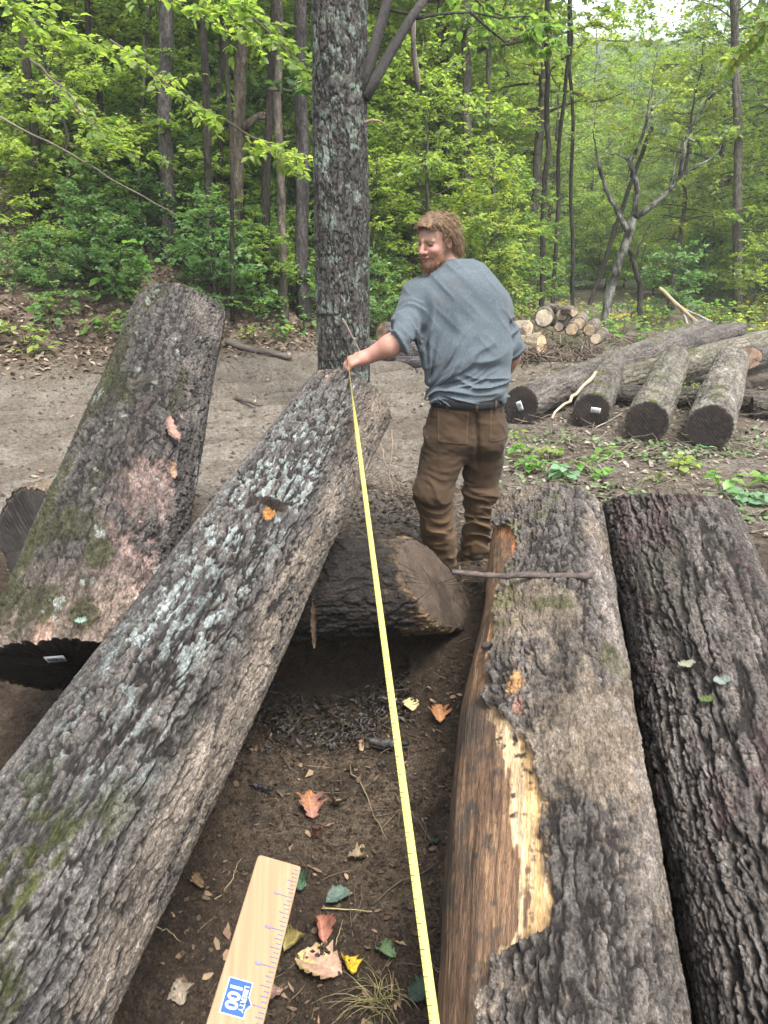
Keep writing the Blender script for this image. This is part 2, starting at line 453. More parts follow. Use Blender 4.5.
def col_plain(dark=(.06, .05, .043), ridge=(.19, .165, .145), moss=0., lichen=0., mud=0., seed=0, depth=.014):
    def f(th, t, L, h, P, n, big, rid):
        C = np.zeros(h.shape + (3,)); C[:] = dark
        C = mixc(C, ridge, h * .9 + .25 * n)
        C = mixc(C, np.asarray(ridge) * 1.25, sstep(.1, .6, fbm(P * 4, 3, seed + 40)) * .5)
        if moss: C = mixc(C, (.085, .095, .02), sstep(.1, .5, fbm(P * 5, 3, seed + 41) + .5 * np.sin(th) - .5 + moss))
        if lichen: C = mixc(C, (.36, .39, .35), sstep(.15, .35, fbm(P * np.array([14, 14, 9]), 3, seed + 42) - .25 + lichen) * h)
        if mud: C = mixc(C, (.24, .185, .13), sstep(.0, .5, fbm(P * 3, 3, seed + 43) - .3 + mud))
        return C, depth * 1.3 * (h - .5)
    return f

# --- the measured log: grey, blue-white lichen along its top, tan dirt on its right flank
def col_measured(th, t, L, h, P, n, big, rid):
    d = np.degrees(th); d = np.where(d > 270, d - 360, d)
    n4 = fbm(P * np.array([5, 5, 3]), 4, 71); n12 = fbm(P * np.array([16, 16, 8]), 3, 72); nf = fbm(P * np.array([62, 62, 22]), 3, 73)
    C = np.zeros(h.shape + (3,)); C[:] = (.026, .021, .018)  # furrow base, deepened past the bark's own tone to paint in shading
    C = mixc(C, (.195, .178, .16), sstep(.2, .95, h) + .3 * n)
    C = mixc(C, (.075, .07, .07), sstep(0, .5, n4) * .5)
    lic = sstep(40, 62, d + 14 * n4) * sstep(128, 95, d + 14 * n4) * sstep(1.35, 1.75, t + .3 * n4) * sstep(3.7, 3.1, t)
    C = mixc(C, (.35, .395, .38), lic * sstep(.02, .20, .7 * n12 + 1.35 * nf - .04) * sstep(.3, .5, h))
    lic2 = sstep(.36, .46, .6 * n12 + .8 * nf) * sstep(20, 60, d)
    C = mixc(C, (.32, .35, .325), lic2 * sstep(.4, .7, h) * .8)
    dirt = sstep(46, 22, d + 22 * n4 - 6 * (t - 2)) * sstep(-75, -20, d)
    C = mixc(C, (.25, .205, .16), dirt * sstep(-.5, .15, n12 + .7 * nf + .5 * (h - .5)) * .9)
    C = mixc(C, (.30, .255, .21), dirt * sstep(.15, .5, n12 + .3 * nf) * .8)
    C = mixc(C, (.12, .085, .055), sstep(-5, -45, d + 15 * n4) * .8)
    up = sstep(2.9, 3.6, t) * sstep(75, 30, d)
    C = mixc(C, (.24, .195, .155), up * sstep(-.3, .3, n4) * .7)
    C = mixc(C, (.07, .078, .022), sstep(.22, .5, fbm(P * np.array([7, 7, 5]), 3, 74) + .5 * nf) * sstep(1.6, 1.2, t) * sstep(30, 60, d))
    # pale scar where the rim was knocked under the hand
    scar = sstep(3.74, 3.80, t + .10 * n12 - .004 * (d - 96)) * sstep(20, 9, np.abs(d - 104) + 10 * n12)
    C = mixc(C, (.40, .26, .19), scar * sstep(-.5, .0, nf + n12))
    off = .017 * (h - .45) * (1 - .35 * dirt) + .005 * dirt * n12
    # broken knot
    kd = np.sqrt(((t - 2.60) / .035) ** 2 + ((d - 68) / 12) ** 2) + .6 * n12
    off = off - .03 * sstep(.9, .3, kd) + .014 * sstep(.35, 0, np.abs(kd - 1.05))
    C = mixc(C, (.05, .035, .025), sstep(1.2, .9, kd))
    k2 = np.sqrt(((t - 2.555) / .028) ** 2 + ((d - 66) / 5) ** 2)
    C = mixc(C, (.62, .30, .09), sstep(1.1, .7, k2 + .3 * n12))
    off = off - scar * .008
    return C, off
log_a = make_log('felled_log', 'long lichen-crusted grey log propped on the cross log, yellow tape along it', (-1.023, .1, -.011), (-.183, 3.915, .961), .252, .236,
         col_measured, 600, 1300, .020, 4.6, .016, seed=3, lump=.014, k1=(-.30, -.55), warp=.75, endc=((.15, .11, .08), (.22, .17, .12)))

# --- mossy log
def col_mossy(th, t, L, h, P, n, big, rid):
    t = t + .214; d = np.degrees(th); n4 = fbm(P * np.array([5, 5, 3]), 4, 81); n12 = fbm(P * np.array([15, 15, 9]), 3, 82); nf = fbm(P * 45, 3, 83)
    C = np.zeros(h.shape + (3,)); C[:] = (.03, .025, .022)  # furrow colour: dirty cracks, painted darker still for shade contrast
    C = mixc(C, (.13, .115, .105), sstep(.2, .95, h) + .3 * n)
    C = mixc(C, (.23, .20, .175), sstep(.0, .5, n4) * sstep(75, 45, d) * .8)
    # inner bark showing pink where the outer bark has flaked away
    pk = sstep(84, 70, d + 16 * n12) * sstep(26, 40, d + 10 * n4) * sstep(1.75, 1.3, t + .3 * n4)
    pk = pk * sstep(-.1, .2, n4 * .7 + .6 * n12 + .45 * nf)
    C = mixc(C, (.20, .14, .12), pk * .7); C = mixc(C, (.36, .25, .215), pk * sstep(.15, .38, n12 + .5 * nf) * .75)
    tan = sstep(.55, .25, t + .2 * n4) * sstep(-.35, .25, n4 + .4)
    C = mixc(C, (.27, .21, .165), tan * .75)
    bare = sstep(1.0, .7, np.sqrt(((t - .12) / .16) ** 2 + ((d - 93 + 30 * (t - .1)) / 7) ** 2) + .25 * n12)
    C = mixc(C, (.50, .33, .25), bare)
    C = mixc(C, (.20, .105, .06), sstep(.06, .03, t + .03 * n12) * .8)
    C = mixc(C, (.055, .056, .02), sstep(.20, .5, n4 + .5 * n12 + .4 * nf + .32 * sstep(115, 165, d) - .1 * sstep(60, 20, d)) * sstep(55, 95, d) * .8)
    def spot(t0, d0, st, sd): return sstep(1.1, .6, np.sqrt(((t - t0) / st) ** 2 + ((d - d0) / sd) ** 2) + .9 * n12 + .5 * nf)
    m = np.maximum(spot(.48, 74, .09, 9), spot(.18, 72, .08, 8)); m = np.maximum(m, spot(1.6, 48, .25, 6) * .6); m = np.maximum(m, spot(1.75, 120, .3, 12))
    m = np.maximum(m, spot(.75, 130, .4, 14))
    m = m * .8; C = mixc(C, (.055, .06, .018), m)
    C = mixc(C, (.42, .46, .42), sstep(.42, .5, n12 + .2 * nf) * sstep(.5, 1, h) * .7)
    off = .018 * (h - .45) * (1 - .5 * pk) - .012 * pk + m * (.006 + .008 * nf) - .01 * bare
    return C, off
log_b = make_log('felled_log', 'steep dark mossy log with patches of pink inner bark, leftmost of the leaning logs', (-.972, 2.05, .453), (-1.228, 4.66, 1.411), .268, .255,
         col_mossy, 520, 820, .022, 3.4, seed=11, lump=.018, k0=(.05, -.42), k1=(-.25, -1.15), endc=((.022, .018, .016), (.2, .15, .11)), warp=.8)  # near cut end is almost black: its shade is put into the colour

# --- centre log with its left side stripped to the wood
SB = np.array([[.0, 138], [.99, 132], [1.10, 128], [1.16, 104], [1.19, 100], [1.48, 104], [1.62, 106], [1.71, 112], [1.82, 126], [1.9, 140], [1.98, 141], [2.25, 137], [2.5, 139], [2.66, 137], [2.72, 122], [2.92, 124], [3.02, 140], [3.15, 160], [3.5, 172]])
def col_center(th, t, L, h, P, n, big, rid):
    d = np.degrees(th); d = np.where(d > 300, d - 360, d)
    n4 = fbm(P * np.array([5, 5, 3]), 4, 91); n12 = fbm(P * np.array([15, 15, 10]), 3, 92); nf = fbm(P * 45, 3, 93)
    gr = fbm(P * np.array([70, 70, 3.5]), 4, 94); gr2 = fbm(P * np.array([22, 22, 1.4]), 3, 95)
    C = np.zeros(h.shape + (3,)); C[:] = (.035, .028, .024)  # furrows coloured darker to carry shading that soft light leaves flat
    C = mixc(C, (.165, .145, .128), sstep(.2, .95, h) + .3 * n)
    C = mixc(C, (.10, .096, .098), sstep(.05, .5, n4) * .45)
    mud = sstep(-.05, .35, n4 + .35 * nf + .30 * np.exp(-((d - 72) / 30) ** 2) * sstep(.8, 1.4, t) * sstep(2.3, 1.7, t) + .2 * sstep(70, 30, d) - .12)
    C = mixc(C, (.235, .185, .135), mud * .9); C = mixc(C, (.30, .25, .195), mud * sstep(.1, .5, n12 + .3 * nf) * .7)
    pale = sstep(64, 44, d + 14 * n4) * sstep(10, 34, d) * sstep(-.15, .25, n12 + .3 * nf + .05)
    C = mixc(C, (.36, .31, .27), pale * .75)
    C = mixc(C, (.10, .11, .03), sstep(.25, .5, fbm(P * 6, 3, 96)) * sstep(1.7, 2.3, t) * .6)
    b = np.interp(t, SB[:, 0], SB[:, 1]) + 5 * n12 + 4 * nf + 3 * gr
    st = sstep(-1.5, 1.5, d - b) * sstep(236, 222, d + 5 * n4)
    gs = fbm(P * np.array([60, 60, 5]) + np.array([0, 0, 1]) * (P[..., :1] * 40), 3, 97)
    W = np.zeros(C.shape); W[:] = (.175, .100, .055)                                  # weathered brown cambium
    W = mixc(W, (.27, .165, .09), sstep(-.1, .5, gr2 * .6 + n12 * .5)); W = mixc(W, (.085, .055, .036), sstep(.0, .45, n4 * .9 - .3 * gr2 + .3 * nf) * .8)
    W = mixc(W, (.40, .25, .13), sstep(.30, .42, gs + .15 * gr) * .55)
    edge = np.exp(-np.maximum(d - b, 0) / 13)
    fresh = sstep(.34, .42, edge + .42 * gr2 + .08 * n12 + .10 * gr) * sstep(1.08, 1.2, t + .02 * gr) * sstep(1.95, 1.78, t + .05 * n12)
    W = mixc(W, (.66, .42, .19), fresh * sstep(-.9, -.3, gr * .8 + gr2 * .5)); W = mixc(W, (.74, .54, .32), fresh * sstep(-.1, .35, gr + .5 * gr2)); W = mixc(W, (.07, .035, .02), fresh * sstep(.47, .55, .5 * n12 + .9 * nf))
    f2 = sstep(.30, .6, edge + .3 * gr2) * sstep(1.95, 2.05, t)
    W = mixc(W, (.52, .29, .13), f2 * sstep(-.4, .15, gr) * sstep(-.3, .1, n12 + nf * .5 + .1))
    red = f2 * sstep(2.62, 2.72, t) * sstep(3.1, 2.95, t); W = mixc(W, (.55, .22, .10), red * .8)
    W = mixc(W, (.075, .055, .042), sstep(1.72, 1.80, t + .03 * n12) * sstep(2.02, 1.92, t + .04 * n4) * sstep(126, 146, d) * .85)   # smear of mud
    streak = np.exp(-((d - 143 - 20 * (t - 1.2) - 4 * gr2) / 2.6) ** 2) * sstep(.8, 1.0, t) * sstep(1.62, 1.5, t); W = mixc(W, (.36, .25, .17), streak * .6 * sstep(-.3, .2, gs))
    W = mixc(W, (.09, .07, .052), sstep(.1, .5, n4 + .4 * n12 + .3 * nf) * sstep(150, 178, d) * .85)
    W = mixc(W, (.085, .062, .045), sstep(-.05, .35, n4 * .6 + n12 * .6 + .5 * nf) * sstep(18, 30, d - b + 8 * n12) * .75)       # dried mud on the bare wood
    W = W * np.where(fresh > .5, .80, .80)[..., None]; W = mixc(W, (.06, .045, .035), sstep(.30, .42, nf + .4 * n12) * .6)
    BARE['mask'] = st
    C = C + (W - C) * st[..., None]
    k = np.sqrt(((t - 1.93) / .06) ** 2 + ((d - 122) / 7) ** 2)                       # small torn patch
    C = mixc(C, (.48, .27, .12), sstep(1.1, .6, k + .9 * n12 + .5 * nf)); C = mixc(C, (.45, .24, .18), sstep(1.0, .5, np.sqrt(((t - 1.84) / .05) ** 2 + ((d - 118) / 5) ** 2) + .5 * n12))
    off = .017 * (h - .45) * (1 - .35 * mud) + mud * (.005 * n12 + .004 * nf)
    off = np.where(st > 0, off * (1 - st) + st * (-.017 + .0035 * gr + .005 * gr2 + .0006 * nf), off)
    off = off + .008 * np.exp(-((d - b + 2) / 2.5) ** 2) * (1 - st) * (t > .9)
    off = off + .055 * np.exp(-((t - 1.85) / .75) ** 2) * sstep(115, 165, d) * sstep(250, 200, d)
    ck = np.abs(t - 1.98 - .0006 * (d - 90) - .05 * n4); off = off - .012 * sstep(.02, 0, ck) * sstep(110, 95, d) * sstep(30, 50, d)
    return C, off
log_c = make_log('felled_log', 'thick log with one flank stripped to raw orange wood, a dead stick across it', (.201, .1, -.118), (.800, 3.46, .480), .265, .260,
         col_center, 600, 1150, .024, 4.2, seed=23, lump=.018, k1=(.1, -.62), endc=((.15, .11, .08), (.2, .15, .1)), warp=.8)

# --- right log: dark, long furrows
def col_right(th, t, L, h, P, n, big, rid):
    d = np.degrees(th); n4 = fbm(P * np.array([4, 4, 3]), 4, 101); n12 = fbm(P * np.array([15, 15, 8]), 3, 102); nf = fbm(P * 45, 3, 103)
    C = np.zeros(h.shape + (3,)); C[:] = (.025, .02, .017)  # furrow pigment sunk almost to black, with recess shade painted in
    C = mixc(C, (.165, .142, .125), sstep(.2, .9, h) + .3 * n)
    C = mixc(C, (.25, .225, .20), sstep(.1, .45, n12 + .2 * nf) * sstep(.5, .9, h) * .7)
    C = mixc(C, (.15, .09, .085), sstep(.15, .5, fbm(P * 7, 3, 104)) * .5)
    C = mixc(C, (.10, .095, .07), sstep(.1, .5, n4) * sstep(2.0, 2.6, t) * .7)
    C = mixc(C, (.20, .16, .12), sstep(.15, .5, n4) * sstep(1.9, 1.2, t) * sstep(100, 140, d) * .7)
    return C, .022 * (h - .45) + .003 * n12
log_d = make_log('felled_log', 'dark deeply furrowed log lying rightmost of the near logs', (.932, .3, -.452), (1.380, 3.45, .523), .28, .283,
         col_right, 560, 1100, .034, 8.0, seed=37, lump=.012, k1=(-.1, -1.0), endc=((.15, .11, .08), (.2, .15, .1)), warp=.7)

# --- cross log carrying the measured one, and the stub carrying the mossy one
def col_cross(th, t, L, h, P, n, big, rid):
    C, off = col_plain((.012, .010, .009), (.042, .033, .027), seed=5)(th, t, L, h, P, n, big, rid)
    n12 = fbm(P * 13, 3, 7)
    m = sstep(.3, .17, L - t + .1 * n12) * sstep(.0, .3, n12 + .15)
    C = mixc(C, (.27, .18, .10), m * .7)
    return C, off * .8
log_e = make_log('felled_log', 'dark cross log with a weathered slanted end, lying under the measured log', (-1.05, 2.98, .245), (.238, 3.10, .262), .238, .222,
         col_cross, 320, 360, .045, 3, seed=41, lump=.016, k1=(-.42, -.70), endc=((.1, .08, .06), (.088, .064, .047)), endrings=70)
log_f = make_log('felled_log', 'log with a round dark end showing behind the mossy log, beside the muddy road', (-1.66, 3.30, .38), (-1.38, 4.10, .36), .285, .27,
         col_plain((.045, .038, .034), (.14, .12, .105), mud=.25, seed=6), 240, 260, .05, 3, seed=43, k0=(-.1, .1), endc=((.045, .038, .033), (.1, .08, .06)))
# paper tags stapled to cut ends
M_TAG = plain_mat('paper_tag', (.72, .74, .74), .6, .3, .05)
M_INK = plain_mat('tag_ink', (.10, .11, .12), .7, .2, .1)
def paper_tag(parent, c, nrm, up, w, h):
    nrm = np.asarray(nrm, float); nrm /= np.linalg.norm(nrm); up = np.asarray(up, float); up = up - nrm * (up @ nrm); up /= np.linalg.norm(up); x = np.cross(up, nrm)
    MI = np.array(parent.matrix_world.inverted()); c = MI[:3, :3] @ np.asarray(c) + MI[:3, 3]; nrm, up, x = MI[:3, :3] @ nrm, MI[:3, :3] @ up, MI[:3, :3] @ x; loc = 0
    mb = MB(); mb.add(*box(np.asarray(c) - loc, (w, h, .003), (x, up, nrm))); t = mb.build('paper_tag', M_TAG, parent, False)
    mi = MB(); rng = np.random.default_rng(5); u = -w * .42
    while u < w * .4:
        b = rng.uniform(.01, .035) * w * 2.2; mi.add(*box(np.asarray(c) - loc + x * (u + b / 2) + nrm * .002 + up * h * .08, (b * .6, h * .5, .0015), (x, up, nrm))); u += b * 1.4
    for r_ in (-.3, -.4): mi.add(*box(np.asarray(c) - loc + nrm * .002 + up * h * r_, (w * .75, h * .05, .0015), (x, up, nrm)))
    mi.build('printed_bars', M_INK, t, False)
A = np.array([-.208, 2.10, .771]); A /= np.linalg.norm(A)
# slanted end: its plane normal follows the cut
a_, e1_, e2_ = frame_of(np.array([-1.16, 3.95, 1.151]) - np.array([-.952, 1.85, .38]))
nm = -(a_ - .05 * e1_ + .42 * e2_); nm /= np.linalg.norm(nm)
ctr = np.array([-.972, 2.05, .453])
paper_tag(log_b, ctr + e2_ * .11 + a_ * (-.42 * .11) + nm * .014 - e1_ * .02, nm, (0, 0, 1), .055, .05)

# loose flakes and splinters stuck on the logs
M_FLAKE = vc_mat('bark_flake', .8, .25, ((30, .25), ), ((80, .006), ))
def flake(name, label, cat, pts_c, ax, nrm, l, w, c, seed, thick=.006, curl=.015, mat=None):
    rng = np.random.default_rng(seed); ax = np.asarray(ax, float); ax /= np.linalg.norm(ax)
    nrm = np.asarray(nrm, float); nrm = nrm - ax * (nrm @ ax); nrm /= np.linalg.norm(nrm); s = np.cross(ax, nrm)
    n = 18; u = np.linspace(-.5, .5, n); wl = w * (.25 + .75 * np.cos(u * math.pi) ** .6) * rng.uniform(.5, 1.2, n) * .5; wr = w * (.25 + .75 * np.cos(u * math.pi) ** .6) * rng.uniform(.5, 1.2, n) * .5
    V = []; 
    for k in range(n):
        c0 = ax * (u[k] * l) + nrm * (curl * (4 * u[k] ** 2) + rng.normal(0, .0015))
        for sgn, ww in ((-1, wl[k]), (0, 0), (1, wr[k])):
            V.append(c0 + s * sgn * ww + nrm * (curl * .4 * abs(sgn)))
    V = np.array(V); top = V + nrm * thick; m = n * 3
    VV = np.concatenate([V, top]); F = []
    for k in range(n - 1):
        for j in range(2):
            q = [k * 3 + j, k * 3 + j + 1, k * 3 + 4 + j, k * 3 + 3 + j]; F.append(q[::-1]); F.append([x + m for x in q])
        F.append([k * 3, k * 3 + 3, k * 3 + 3 + m, k * 3 + m]); F.append([k * 3 + 2, k * 3 + 2 + m, k * 3 + 5 + m, k * 3 + 5])
    F.append([0, m, m + 1, 1]); F.append([1, m + 1, m + 2, 2]); e = (n - 1) * 3
    F.append([e, e + 1, e + 1 + m, e + m]); F.append([e + 1, e + 2, e + 2 + m, e + 1 + m])
    CC = np.asarray(c) * rng.uniform(.6, 1.25, (len(VV), 1))
    o = obj(name, VV, np.array(F), mat or M_FLAKE, None, CC, smooth=False); o.location = pts_c
    return tag(o, label, cat)
ma = np.array([-.208, 2.10, .771]); mm = np.array([.826, 3.75, .953])
flake('bark_flake', 'larger pink flake of loose bark on the mossy log', 'bark', (-.862, 2.95, 1.005), (-.30, .55, .30), (.55, -.35, .75), .16, .05, (.33, .20, .16), 1)
flake('bark_flake', 'smaller tan flake of bark stuck upright on the right flank of the mossy log', 'bark', (-.815, 2.74, .90), (-.05, .3, .45), (.6, -.6, .5), .075, .034, (.30, .19, .13), 2)
flake('wood_splinter', 'orange wood splinter wedged between the mossy log and the lichen-crusted log', 'splinter', at(160, 577, 2.27), (.35, .2, .28), (0, -.6, .8), .085, .022, (.62, .33, .06), 3)
flake('bark_strip', 'long ragged strip of brown bark hanging below the measured log', 'bark', at(313, 622, 2.55), (.02, -.05, 1), (.3, -1, .1), .21, .024, (.11, .072, .046), 4, curl=.01)
flake('bark_strip', 'pale curl of torn bark on the right flank of the measured log', 'bark', (-.262, 2.55, .62), (.12, .6, .42), (.9, -.4, .1), .16, .03, (.42, .27, .14), 5, curl=.012)
def leaf_scrap(label, c, s, colr, seed, nrm=(0, -.5, .85), name='leaf_scrap'):
    return flake(name, label, 'leaf', c, (1, .2, .1), nrm, s, s * .6, colr, seed, thick=.0012, curl=.006, mat=M_FLAKE)
leaf_scrap('pale green leaf scrap stuck low on the mossy log', (-.862, 1.90, .688), .035, (.22, .31, .25), 6, (.4, -.5, .7))
leaf_scrap('pale curled leaf scrap on the furrowed right log', (1.02, 2.2, .372), .06, (.25, .25, .18), 7, (-.5, -.3, .8))
leaf_scrap('flat green leaf scrap on the furrowed right log below the pale one', (1.02, 2.03, .345), .055, (.075, .11, .03), 8, (-.5, -.3, .8))
leaf_scrap('grey-green leaf scrap on the furrowed right log beside the thin twig', (1.085, 2.08, .382), .06, (.20, .235, .20), 9, (-.3, -.3, .9))

# dead sticks lying on the stripped log
rng = np.random.default_rng(77)
def stick(name, label, p0, p1, r0, r1, c=(.16, .125, .095), amp=.03, n=14, cat='stick', group=None, flat=1.0, seed=None):
    g = np.random.default_rng(seed if seed is not None else abs(hash(label)) % 1000) if seed is not None else rng
    P = wob(g, p0, p1, n, amp); R = np.linspace(r0, r1, n) * g.uniform(.85, 1.15, n)
    V, F = tube(P, R, 9); V = V + g.normal(0, .06 * r0, V.shape)
    o = np.asarray(p0, float)
    ob = obj(name, V - o, F, M_TWIG, None, np.asarray(c) * g.uniform(.7, 1.3, (len(V), 1))); ob.location = o
    return tag(ob, label, cat, group)
stick('dead_stick', 'long flat dark stick lying across the stripped log beside the cross log end', at(452, 572, 2.50), at(592, 576, 2.47), .009, .013, (.10, .08, .07), .02, 20, seed=3)
stick('dead_stick', 'short dark stick on the stripped log nearer than the long one', at(482, 646, 2.24), at(531, 637, 2.20), .012, .006, (.07, .055, .05), .03, seed=4)
stick('thin_twig', 'thin twig resting on the furrowed right log', at(732, 676, 2.12), at(752, 655, 2.2), .003, .002, (.10, .08, .07), .02, seed=5)
# ------------------------------------------------------------------ far log deck, wood pile, branches
GREYB = dict(dark=(.05, .043, .037), ridge=(.21, .185, .16))
def far_log(label, p0, p1, r0, r1, col=None, seed=1, endc=((.028, .02, .017), (.15, .11, .08)), k0=(0, 0), group='logs of the far deck', **kw):
    return make_log('felled_log', label, p0, p1, r0, r1, col or col_plain(**GREYB, moss=-.08, seed=seed), 130, 300, .035, 3, seed=seed, lump=.02, k0=k0, endc=endc, group=group, **kw)
A1 = far_log('long straight log of the far deck nearest the man, white tag on its dark end', (1.49, 8.0, .20), tuple(at(702, 329, 15.6)), .205, .20, seed=51, k0=(.1, .1))
B1 = far_log('short log of the far deck with a tagged dark end, beside the long straight log', (2.20, 7.75, .19), (3.25, 10.6, .36), .185, .18, seed=52, k0=(.05, .1))
C1 = far_log('short log of the far deck, its dark end half behind a leafy twig', (2.56, 7.1, .205), (3.95, 10.2, .42), .205, .20, col_plain(dark=(.07, .06, .05), ridge=(.24, .22, .17), moss=-.05, lichen=.05, seed=53), seed=53, k0=(.05, .1))
D1 = far_log('short thick log with the biggest dark end, rightmost of the four dark ends', (3.04, 6.8, .21), (4.55, 9.8, .44), .215, .205, col_plain(dark=(.075, .065, .055), ridge=(.27, .24, .20), moss=-.08, lichen=.05, seed=54), seed=54, k0=(.05, .1))
far_log('long dark log of the far deck lying just behind the long straight one', at(598, 369, 11.4), at(736, 331, 15.2), .20, .19, col_plain(dark=(.06, .05, .045), ridge=(.17, .145, .13), seed=55), seed=55)
far_log('long yellow-green log of the far deck resting across the short logs', at(606, 386, 9.7), at(800, 334, 12.4), .20, .21, col_plain(dark=(.08, .07, .05), ridge=(.25, .23, .17), moss=-.05, seed=56), seed=56)
far_log('thin dark sleeper log lying between the short logs', (2.75, 9.1, .13), (4.5, 8.55, .13), .12, .12, col_plain(dark=(.05, .042, .036), ridge=(.13, .11, .09), seed=57), seed=57, endc=((.1, .07, .05), (.1, .07, .05)))
far_log('thin dark sleeper log right of the big dark end', (4.15, 8.3, .12), (6.2, 7.75, .12), .12, .12, col_plain(dark=(.05, .042, .036), ridge=(.15, .125, .1), seed=58), seed=58, endc=((.1, .07, .05), (.1, .07, .05)))
far_log('thin mossy sleeper log at the frame edge behind the other sleeper', (4.2, 8.75, .12), (6.4, 8.6, .12), .11, .11, col_plain(dark=(.07, .06, .04), ridge=(.2, .18, .11), moss=.2, seed=59), seed=59, endc=((.1, .07, .05), (.1, .07, .05)))
far_log('log with a pink-brown cut end at the frame edge above the big dark end', (5.05, 10.4, .42), (7.2, 11.6, .46), .17, .17, seed=60, endc=((.36, .24, .17), (.15, .11, .08)), k0=(.5, .2))
paper_tag(A1, np.array([1.47, 7.955, .20]) , (-.5, -.85, 0), (-.35, .2, .9), .06, .10)
paper_tag(B1, np.array([2.225, 7.705, .20]), (-.33, -.94, 0), (.1, 0, 1), .10, .055)

# dark logs lying beyond the road, behind the big tree
def road_log(label, p0, p1, r, c0=(.16, .12, .09), **kw):
    return far_log(label, p0, p1, r, r * .95, col_plain(dark=(.05, .042, .045), ridge=(.15, .13, .135), seed=kw.get('seed', 1)), endc=((.3, .2, .13), c0), group='logs beside the road', **kw)
road_log('dark log lying along the road behind the big tree, nearly black bark', (-.35, 13.3, .2), (1.6, 12.6, .2), .19, seed=61)
road_log('brown log with a tan cut end atop the dark one behind the big tree', (-.05, 13.6, .50), (1.8, 13.9, .47), .17, seed=62, k0=(.4, .2))
road_log('thin dark log at the foot of the dark log behind the big tree', (.2, 12.9, .08), (1.9, 12.3, .09), .09, seed=63)

# wood pile with pale sawn ends
def pile_log(label, px, py, Y, rpx, dirx, ln, endc=(.60, .46, .30), barkc=((.09, .075, .06), (.26, .22, .18)), seed=1, tilt=0.):
    c = at(px, py, Y); r = rpx * Y * .98 / FOC
    d = np.array([dirx, 1.0, tilt]); d /= np.linalg.norm(d)
    return make_log('sawn_log', label, c, c + d * ln, r, r * .93, col_plain(*barkc, seed=seed), 64, 60, .05, 2.5, seed=seed, lump=.01, endc=(endc, endc), group='logs of the wood pile', endrings=22)
W0 = 14.2
for lab, px, py, Y, r, dx, ln, ec, sd in (
    ('big pale round log end topmost of the wood pile', 544, 318, W0, 9.2, .25, 1.5, (.62, .52, .38), 71),
    ('pale sawn log end just right of the big topmost one', 562, 315, W0 + .1, 5.8, .35, 1.5, (.62, .50, .34), 72),
    ('small pale end of a dark-barked log, top right of the wood pile', 574, 312.5, W0 - .4, 4.8, -.10, 1.6, (.60, .40, .24), 73),
    ('split pale log end below the small pale ends', 559, 327, W0, 5.2, .3, 1.3, (.52, .40, .30), 74),
    ('round tan log end in the middle row of the wood pile', 571.5, 329.5, W0 - .2, 6.8, .3, 1.5, (.60, .44, .26), 75),
    ('tan log end tucked behind the round middle one', 579, 323.5, W0 + .1, 6.3, .3, 1.5, (.58, .44, .28), 76),
    ('tan log end at the edge of the middle row of the wood pile', 589, 330, W0 - .1, 6.6, .35, 1.5, (.60, .44, .27), 77),
    ('low small pale log end at the foot of the wood pile', 596, 339, W0 - .2, 6.0, .4, 1.3, (.62, .50, .34), 78)):
    pile_log(lab, px, py, Y, r, dx, ln, ec, seed=sd)
def side_log(label, a, b, r, c, e, sd):
    return make_log('sawn_log', label, a, b, r, r, col_plain(*c, seed=sd), 72, 90, .06, 2.5, seed=sd, lump=.012, endc=(e, e), group='logs of the wood pile', k0=(.25, 0), k1=(.25, 0), endrings=22)
side_log('pale peeled log lying sideways at the bottom of the wood pile, bands of bark missing', at(489, 349, W0 + .4), at(542, 346, W0 - .6), .23, ((.25, .19, .13), (.46, .37, .27)), (.58, .40, .24), 79)
side_log('pale log lying sideways on top of the peeled bottom log beside the man', at(488, 331, W0 + .6), at(530, 330, W0 - .2), .165, ((.26, .21, .15), (.45, .38, .30)), (.60, .47, .32), 80)

# brush heap at the foot of the pile, brush over the landing
def sticks_stuff(name, n, area, seed, L=(.1, .6), r=(.003, .009), cols=((.22, .18, .14), (.10, .08, .06)), zoff=.01, tiltmax=.25, keep=None, nseg=4):
    g = np.random.default_rng(seed); mb = MB(); k = 0
    while k < n:
        x = g.uniform(area[0], area[1]); y = g.uniform(area[2], area[3])
        if keep is not None and not keep(x, y, g): continue
        k += 1
        l = g.uniform(*L) * g.uniform(.5, 1); az = g.uniform(0, 6.28); el = g.normal(0, tiltmax)
        d = np.array([math.cos(az) * math.cos(el), math.sin(az) * math.cos(el), abs(math.sin(el))])
        p = np.array([x, y, 0]); p[2] = float(ground_z(x, y)) + zoff + g.uniform(0, .02)
        rr = g.uniform(*r); V, F = tube(wob(g, p, p + d * l, nseg, .12), np.linspace(rr, rr * .5, nseg), 5)
        c = np.array(cols[0]) + (np.array(cols[1]) - np.array(cols[0])) * g.uniform(); mb.add(V, F, c * g.uniform(.7, 1.3))
    return tag(mb.build(name, M_TWIG), kind='stuff')
sticks_stuff('brush_debris', 1500, (.5, 6.5, 4.3, 9.5), 5, L=(.08, .55), r=(.002, .006), cols=((.30, .25, .2), (.12, .09, .07)), keep=lambda x, y, g: x > .9 + .25 * (y - 4.5) * 0 + g.normal(0, .35))
sticks_stuff('brush_debris', 380, (2.3, 4.2, 13.2, 14.1), 6, L=(.2, .9), r=(.006, .02), cols=((.25, .2, .15), (.08, .06, .05)), tiltmax=.5)
sticks_stuff('brush_debris', 500, (3, 14, 12.5, 18), 7, L=(.2, 1.4), r=(.006, .02), cols=((.25, .2, .15), (.10, .08, .06)), tiltmax=.25)
sticks_stuff('brush_debris', 330, (-.4, 1.0, 3.5, 6.5), 8, L=(.05, .35), r=(.002, .005), cols=((.26, .21, .16), (.09, .07, .05)))
